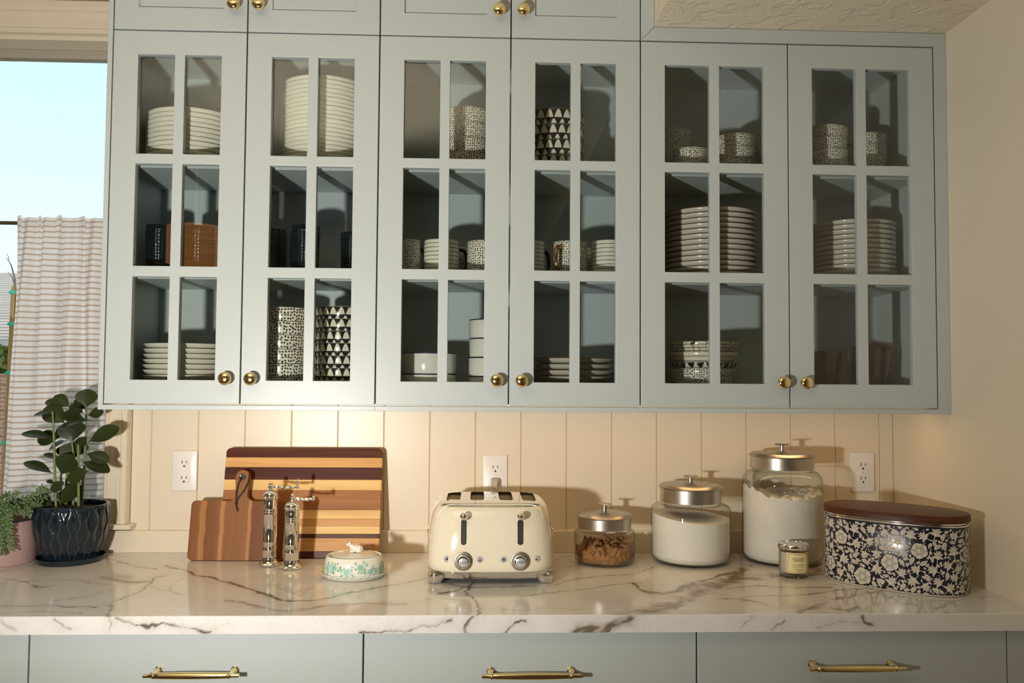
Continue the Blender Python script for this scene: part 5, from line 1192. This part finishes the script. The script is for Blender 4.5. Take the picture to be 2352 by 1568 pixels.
    lv = [((705, 205), (712, 62), 120, .01), ((575, 195), (452, 112), 76, .0), ((425, 205), (420, 132), 66, .01), ((690, 248), (580, 182), 50, -.02), ((715, 262), (832, 232), 64, .0), ((445, 242), (290, 250), 36, -.03), ((535, 330), (382, 205), 112, -.02), ((700, 292), (520, 252), 70, -.03),
          ((520, 262), (645, 214), 50, -.035), ((745, 300), (520, 335), 52, -.04), ((600, 482), (572, 325), 152, .0), ((715, 482), (942, 372), 92, -.01), ((440, 452), (200, 402), 44, -.03), ((510, 432), (318, 455), 92, .01), ((547, 465), (408, 528), 44, -.02), ((690, 522), (638, 458), 70, .02),
          ((600, 625), (588, 498), 172, .01), ((703, 570), (874, 625), 76, -.015), ((663, 640), (875, 708), 58, -.03), ((500, 755), (565, 598), 124, -.035), ((485, 622), (370, 576), 28, .02), ((437, 740), (220, 645), 42, -.03), ((730, 715), (562, 775), 98, -.04), ((537, 800), (424, 872), 60, -.045),
          ((445, 822), (388, 795), 20, .03), ((605, 842), (548, 830), 20, .03), ((480, 1000), (612, 850), 84, -.02), ((645, 1000), (603, 830), 84, -.012), ((440, 1005), (316, 935), 74, -.02), ((522, 965), (478, 900), 40, .02), ((705, 215), (620, 140), 60, .035), ((560, 700), (620, 640), 60, .03), ((430, 330), (470, 215), 70, .03), ((640, 510), (700, 470), 50, -.03)]
    lm = leaf_unit()
    for b, tp, w, dy in lv:
        B, T = Z(*b, dy), Z(*tp, dy); d = T - B; L = d.length; wm = w / 3.564 / 815 * 1.42
        if w / 3.564 / 815 < L * .36: nrm = Vector((0, -.45, .9)); wm = max(wm * 1.7, L * .5)
        else: nrm = Vector((.1, -.9, .42))
        ex = d.normalized(); ez = (nrm - ex * nrm.dot(ex)).normalized(); ey = ez.cross(ex)
        o = put_mesh('leaf', lm, t); mw = Matrix((ex, ey, ez)).transposed().to_4x4(); o.matrix_local = Matrix.Translation(B) @ mw @ Matrix.Diagonal((L * 1.10, wm, L * .6, 1))
blue_plant()
def pink_plant():
    yy = -.128; x, R = spot(-70, 80, 1250, yy); t = thing('potted_succulent', (x, yy, CT + 0.0003), 'trailing pale green succulent in a pink pot beside the navy pot', 'plant')
    zr = zc(60, 1192, yy)
    g = G('pink_glaze'); tt = g.tex(); mt = g.pbr((0.50, 0.33, 0.30), 0.22, normal=g.bump(g.noise(tt, 60, 3, 0.5, 1.0), 0.5, 0.002))
    MB().lathe([(0, .002), (R * .93, .002), (R * .95, 0), (R * .98, .003), (R, .012), (R, zr - .002), (R * .98, zr), (R * .94, zr - .002), (R * .93, zr - .03), (0, zr - .03)], 64).build('pot', mt, t, 50)
    MB().lathe([(0, zr - .008), (R * .5, zr - .009), (R * .935, zr - .013)], 40).build('soil', M['soil'], t, 60)
    M['succ'] = m_leaf('succulent_leaf', (0.07, 0.13, 0.045), (0.20, 0.28, 0.13), 0.45)
    Z = lambda zx, zy, dy=0: onY(zx / 7.465, 1100 + zy / 7.465, yy + dy) - Vector((x, yy, CT + 0.0003))
    rnd = random.Random(4)
    strands = [[(300, 520, -.02), (420, 400, -.03), (600, 260, -.03), (760, 120, -.02)], [(330, 480, .0), (520, 380, .0), (760, 270, .01), (900, 170, .02)], [(150, 600, -.03), (100, 400, -.04), (200, 290, -.03), (320, 240, -.02)], [(120, 560, -.04), (60, 480, -.07), (40, 640, -.095), (80, 900, -.098), (130, 950, -.1)],
               [(60, 560, -.05), (140, 560, -.085), (170, 750, -.098), (160, 960, -.098), (190, 1120, -.098), (200, 1220, -.097)], [(0, 500, -.05), (20, 600, -.09), (30, 800, -.1), (40, 1000, -.1), (40, 1300, -.098)], [(400, 560, -.03), (480, 480, -.05), (600, 440, -.05), (720, 420, -.04)], [(250, 580, -.05), (330, 520, -.07), (400, 590, -.07), (520, 600, -.06)],
               [(-60, 500, -.03), (-40, 350, -.03), (60, 280, -.02), (150, 240, -.01)], [(200, 560, .02), (260, 420, .03), (420, 330, .03), (560, 300, .02)], [(-150, 520, -.05), (-160, 700, -.09), (-150, 1000, -.09)], [(0, 520, -.04), (100, 460, -.06), (200, 500, -.08), (240, 620, -.085)],
               [(-30, 560, -.02), (30, 420, -.03), (120, 360, -.03)], [(60, 560, .0), (150, 420, -.01), (260, 350, -.01)], [(180, 590, -.04), (240, 500, -.05), (340, 450, -.05)], [(260, 560, -.02), (340, 470, -.03), (470, 430, -.03)], [(360, 580, .01), (440, 500, .01), (560, 470, .0)],
               [(60, 560, -.06), (100, 640, -.09), (110, 760, -.099), (120, 860, -.099)], [(-40, 560, -.06), (-30, 720, -.098), (-20, 900, -.099), (0, 1180, -.098)], [(-100, 560, -.02), (-80, 420, -.02), (0, 360, -.02)], [(420, 560, -.04), (470, 540, -.06), (540, 520, -.06)], [(520, 330, -.01), (640, 320, -.01), (760, 330, -.02), (820, 300, -.02)]]
    for S_ in strands:
        ctl = [Z(*c) for c in S_]; path = []
        for k in range(len(ctl) - 1):
            for q in range(12): path.append(ctl[k].lerp(ctl[k + 1], q / 12))
        for _ in range(6): path = [path[0]] + [(path[k - 1] + path[k] * 2 + path[k + 1]) / 4 for k in range(1, len(path) - 1)] + [path[-1]]
        mb = MB(); mb.tube(path, .0016, 6)
        acc = 0; nl = 0
        for k in range(1, len(path)):
            acc += (path[k] - path[k - 1]).length
            while acc > .0021:
                acc -= .0021; nl += 1; tdir = (path[k] - path[k - 1]).normalized(); a = nl * 2.4
                s1 = tdir.cross(Vector((.3, .7, .2))).normalized(); s2 = tdir.cross(s1); out = (s1 * math.cos(a) + s2 * math.sin(a)) * .9 + tdir * .45; out.normalize(); sz = .0082 * rnd.uniform(.8, 1.15)
                c = path[k] + out * sz * .75; n0 = len(mb.v); mb.ball((0, 0, 0), (sz * .72, sz * .36, sz * .30), 8, 5)
                e1 = out; e2 = out.cross(Vector((.2, .1, 1))).normalized(); e3 = e1.cross(e2)
                for q in range(n0, len(mb.v)): v = mb.v[q]; mb.v[q] = tuple(c + e1 * v[0] + e2 * v[1] + e3 * v[2])
        tag(mb.build('trailing_stem', M['succ'], t, 60), kind='stuff')
pink_plant()
# ---------------------------------------------------------------- curtain and rod
def curtain():
    z1, z0 = CT + .9505, CT + .094; xl0, xr0 = -.4165, -.1275; NXc, NZc = 150, 90; yc = .034
    vs = []; fs = []; uv = []
    for i in range(NZc + 1):
        q = i / NZc; z = z1 + (z0 - z1) * q; xl = xl0 + .004 - .024 * q ** 1.7
        for k in range(NXc + 1):
            s_ = k / NXc; am = .006 + .012 * min(1, q * 3)
            ph = s_ * 2 * PI * 4.6 + .8 * math.sin(q * 2.2 + s_ * 3)
            y = yc + am * math.sin(ph) + .004 * math.sin(ph * 2.3 + q * 3) + .004 * math.sin(q * 9 + s_ * 11)
            xx = xl + (xr0 - xl) * s_ + .006 * math.cos(ph)
            zz = z + ((.008 * max(0, math.sin(ph + .9)) ** 3 - .004) * max(0, 1 - q * 12)) - .012 * math.sin(s_ * 5 + 1) * q * .5
            vs.append((xx, min(max(y, .010), .078), zz))
    for i in range(NZc):
        for k in range(NXc):
            a = i * (NXc + 1) + k; fs.append((a, a + 1, a + NXc + 2, a + NXc + 1)); uv.append([(k / NXc, i / NZc), ((k + 1) / NXc, i / NZc), ((k + 1) / NXc, (i + 1) / NZc), (k / NXc, (i + 1) / NZc)])
    g = G('striped_linen'); tu, u, v = uvs(g); n = g.noise(g.tex('UV', (300, 60, 1)), 1, 3); wv = g.noise(g.tex('UV', (160, 900, 1)), 1, 2)
    f = g.math('FRACT', g.math('ADD', g.math('MULTIPLY', v, 52.0), g.math('MULTIPLY', n, 0.10)))
    st_ = g.ramp(f, [(0.0, (0, 0, 0)), (0.60, (0, 0, 0)), (0.68, (1, 1, 1)), (0.88, (1, 1, 1)), (0.96, (0, 0, 0))])
    col = g.mix(g.math('MULTIPLY', st_, g.math('ADD', g.math('MULTIPLY', wv, 0.5), 0.5)), (0.93, 0.88, 0.86), (0.52, 0.36, 0.24))
    d = g.n('BsdfDiffuse', Color=col); tr = g.n('BsdfTranslucent', Color=col); mx = g.n('MixShader', i0=0.42)
    g.t.links.new(d.outputs[0], mx.inputs[1]); g.t.links.new(tr.outputs[0], mx.inputs[2]); g.t.links.new(mx.outputs[0], g.out.inputs[0])
    o = MB().add(vs, fs, uv).build('curtain', g.m, None, 80)
    tag(o, 'tan and white striped linen cafe curtain hanging in the window', 'curtain')
    rz_ = CT + .934; tag(MB().tube([(WX0 + .001, .058, rz_), (-.5, .058, rz_), (WX1 - .001, .058, rz_)], .0055, 12).build('curtain_rod', plain('bronze_rod', (0.20, 0.15, 0.10), 0.35, 0.8), None, 60), 'thin bronze rod carrying the striped cafe curtain', 'curtain rod')
curtain()
# ---------------------------------------------------------------- outside the window
M['grass'] = painted('lawn', (0.10, 0.13, 0.04), 0.9, 0.4)
gr = tag(MB().box(-30, 12, 0.3, 40, -0.9, -0.6).build('ground', M['grass'], None, None), kind='structure')
def outside():
    # neighbouring house: steep shingled roof over a brick wall
    Y0, Y1 = 10.0, 13.0; e = onY(10, 782, Y0); r = onY(10, 628, Y1); xa, xb = e.x - 7, e.x + 1.6
    t = thing('neighbour_house', (e.x, Y0, -0.6), 'house with pale grey shingled roof seen beyond the window', 'house')
    NR = 26; gs_ = G('roof_shingle'); so = gs_.n('SeparateXYZ', i0=gs_.tex()); pz_ = (r.z - e.z) / NR
    ln = gs_.math('LESS_THAN', gs_.math('FRACT', gs_.math('DIVIDE', gs_.math('ADD', so.outputs[2], 20 * pz_ - (e.z + 0.6) % pz_), pz_)), 0.34)
    sh = gs_.pbr(gs_.mix(gs_.math('MULTIPLY', ln, 0.75), gs_.mix(gs_.noise(gs_.tex(scale=(1, 1, 1)), 3, 4), (0.40, 0.36, 0.34), (0.62, 0.56, 0.52)), (0.12, 0.10, 0.10)), 0.9)
    # roof deck, with every course of shingles stepped proud
    MB().add([(xa, Y0, e.z - .05), (xb, Y0, e.z - .05), (xb, Y1, r.z - .05), (xa, Y1, r.z - .05), (xa, Y1 + 3, e.z - .05), (xb, Y1 + 3, e.z - .05)], [(0, 1, 2, 3), (3, 2, 5, 4), (0, 3, 4), (1, 5, 2)]).build('roof_deck', sh, t, None, True)
    crs = MB()
    for k in range(NR):
        f0, f1 = k / NR, (k + 1.25) / NR; p0 = Vector((0, Y0 + (Y1 - Y0) * f0, e.z + (r.z - e.z) * f0 + .05)); p1 = Vector((0, Y0 + (Y1 - Y0) * f1, e.z + (r.z - e.z) * f1 - .02))
        crs.add([(xa, p0.y, p0.z), (xb, p0.y, p0.z), (xb, p1.y, p1.z), (xa, p1.y, p1.z), (xa, p0.y, p0.z - .06), (xb, p0.y, p0.z - .06)], [(0, 1, 2, 3), (4, 5, 1, 0)])
    tag(crs.build('shingle_courses', sh, t, None, True), kind='stuff')
    bk = G('brick'); bt = bk.n('TexBrick', Scale=6.0, Mortar__Size=0.015); bt.inputs['Color1'].default_value = (0.22, 0.10, 0.065, 1); bt.inputs['Color2'].default_value = (0.30, 0.15, 0.10, 1); bt.inputs['Mortar'].default_value = (0.4, 0.36, 0.32, 1)
    cmb = bk.n('CombineXYZ'); spx = bk.n('SeparateXYZ', i0=bk.tex()); bk.t.links.new(spx.outputs[0], cmb.inputs[0]); bk.t.links.new(spx.outputs[2], cmb.inputs[1]); bk.t.links.new(cmb.outputs[0], bt.inputs['Vector']); bkm = bk.pbr(bt.outputs[0], 0.9)
    MB().box(xa + .3, xb - .3, Y0 + .4, Y1 + 2.6, -0.6, e.z).build('wall', plain('stucco', (0.45, 0.40, 0.35), 0.9), t, None, True)
    MB().box(xa, xb, Y0 - .02, Y0 + .06, e.z - .22, e.z + .0).build('gutter', plain('gutter', (0.35, 0.33, 0.32), 0.6), t, None, True)
    # lower roof slope in front
    e2 = onY(8, 786, 9.0)
    fy = 6.0; top = onY(10, 858, fy); tag(MB().box(top.x - 5, top.x + 4.5, fy, fy + .2, -0.6, top.z).build('garden_wall', bkm, None, None), 'red brick garden wall beyond the window', 'wall')
    hy = 7.2; hc = onY(4, 822, hy); hd = MB()
    rnd = random.Random(2)
    for k in range(900):
        a, b = rnd.uniform(0, 6.28), rnd.uniform(-1, 1); c = math.sqrt(1 - b * b); P_ = Vector((hc.x - .35 + .55 * c * math.cos(a), hy + .3 * c * math.sin(a), hc.z - .1 + .30 * b)); u1 = Vector((rnd.uniform(-1, 1), rnd.uniform(-1, 1), rnd.uniform(-1, 1))).normalized(); u2 = u1.cross(Vector((.3, .5, .8))).normalized(); s_ = .05
        hd.add([P_ - u1 * s_, P_ + u2 * s_ * .6, P_ + u1 * s_, P_ - u2 * s_ * .6], [(0, 1, 2, 3)])
    hd.ball((hc.x - .35, hy, hc.z - .1), (.5, .27, .27), 16, 10); hd.tube([(hc.x - .35, hy, -.6), (hc.x - .35, hy, hc.z - .2)], .06, 8)
    tag(hd.build('shrub', m_leaf('shrub_leaf', (0.06, 0.09, 0.02), (0.20, 0.22, 0.06), 0.6), None, 60, True, loc=(hc.x - .35, hy, -.6)), 'small green shrub above the brick garden wall', 'shrub')
    # tree stake with green ties
    sy = 1.35; A = onY(30.5, 655, sy); B = onY(10, 1140, sy); t2 = thing('tree_stake', (B.x, sy, -0.6), 'wooden tree stake with green ties outside the window', 'stake')
    wd_ = wood('stake_wood', (0.20, 0.10, 0.04), (0.36, 0.20, 0.08), (0.45, 0.26, 0.11), along='z', rough=0.7)
    dv = (B - A); foot = A + dv * ((-.6 - A.z) / dv.z)
    MB().tube([foot, foot.lerp(A, .5), A - Vector((0, 0, .02)), A], [.0235, .0150, .0080, .003], 10).build('post', wd_, t2, 60, True)
    gt = plain('green_tie', (0.02, 0.42, 0.22), 0.4)
    for v in (671, 744, 856, 1016):
        f = (onY(20, v, sy).z - A.z) / (foot.z - A.z); P_ = A.lerp(foot, f); rr = .0085 + .015 * f
        q = MB().lathe([(rr * .9, -.008), (rr * 1.1, -.008), (rr * 1.1, .008), (rr * .9, .008)], 14, c=P_); q.ball((P_.x - rr * .9, P_.y - rr * .4, P_.z), (.010, .008, .007), 8, 6); q.build('tie', gt, t2, 50, True)
    t3 = thing('sapling', (foot.x + .02, sy + .02, -0.6), 'bare young tree with thin twigs tied to the stake', 'tree')
    bm_ = plain('bark', (0.16, 0.12, 0.11), 0.8); Q = lambda u, v: onY(u, v, sy + .03)
    MB().tube([Vector((foot.x + .02, sy + .03, -.6)), Q(36, 900), Q(36, 700), Q(34, 640), Q(26, 610), Q(20, 598)], [.010, .009, .006, .004, .003, .0016], 8).build('trunk', bm_, t3, 60, True)
    MB().tube([Q(20, 598), Q(13, 592)], [.0018, .001], 6).build('twig', bm_, t3, 60, True); MB().tube([Q(20, 598), Q(20, 590), Q(15, 583)], [.0018, .0014, .001], 6).build('twig', bm_, t3, 60, True); MB().tube([Q(34, 655), Q(28, 636), Q(17, 623)], [.003, .002, .001], 6).build('twig', bm_, t3, 60, True)
outside()

# ---------------------------------------------------------------- pendant lamp over the room, seen mirrored in the cabinet glass
def pendant():
    px, py, z0, z1, R = -0.66, -2.90, 2.03, 2.235, 0.150
    t = thing('pendant_lamp', (px, py, z0), 'lit woven drum pendant lamp hanging from a pale cord', 'lamp')
    g = G('lit_woven_shade'); tt = g.tex(scale=(3, 3, 160)); n = g.noise(tt, 1.0, 3)
    e = g.n('Emission', Color=(1.0, 0.40, 0.10), Strength=g.math('ADD', g.math('MULTIPLY', n, 1.6), 0.8)); g.t.links.new(e.outputs[0], g.out.inputs[0])
    MB().lathe([(R * .96, 0), (R, 0), (R, z1 - z0), (R * .96, z1 - z0), (R * .96, 0)], 48).build('shade', g.m, t, 40)
    MB().tube([(0, 0, z1 - z0 - .03), (0, 0, .6), (0, 0, ZCEIL - z0 - .02)], .006, 8).build('cord', plain('pale_cord', (0.8, 0.76, 0.68), 0.6), t, 60)
    MB().lathe([(0, ZCEIL - z0 - .025), (.05, ZCEIL - z0 - .022), (.055, ZCEIL - z0 - .0005), (0, ZCEIL - z0 - .0005)], 32).build('canopy', M['alu'], t, 40)
    MB().tube([(-R * .97, 0, z1 - z0 - .03), (0, 0, z1 - z0 - .03), (R * .97, 0, z1 - z0 - .03)], .004, 8).build('shade_bar', M['alu'], t, 40)
pendant()
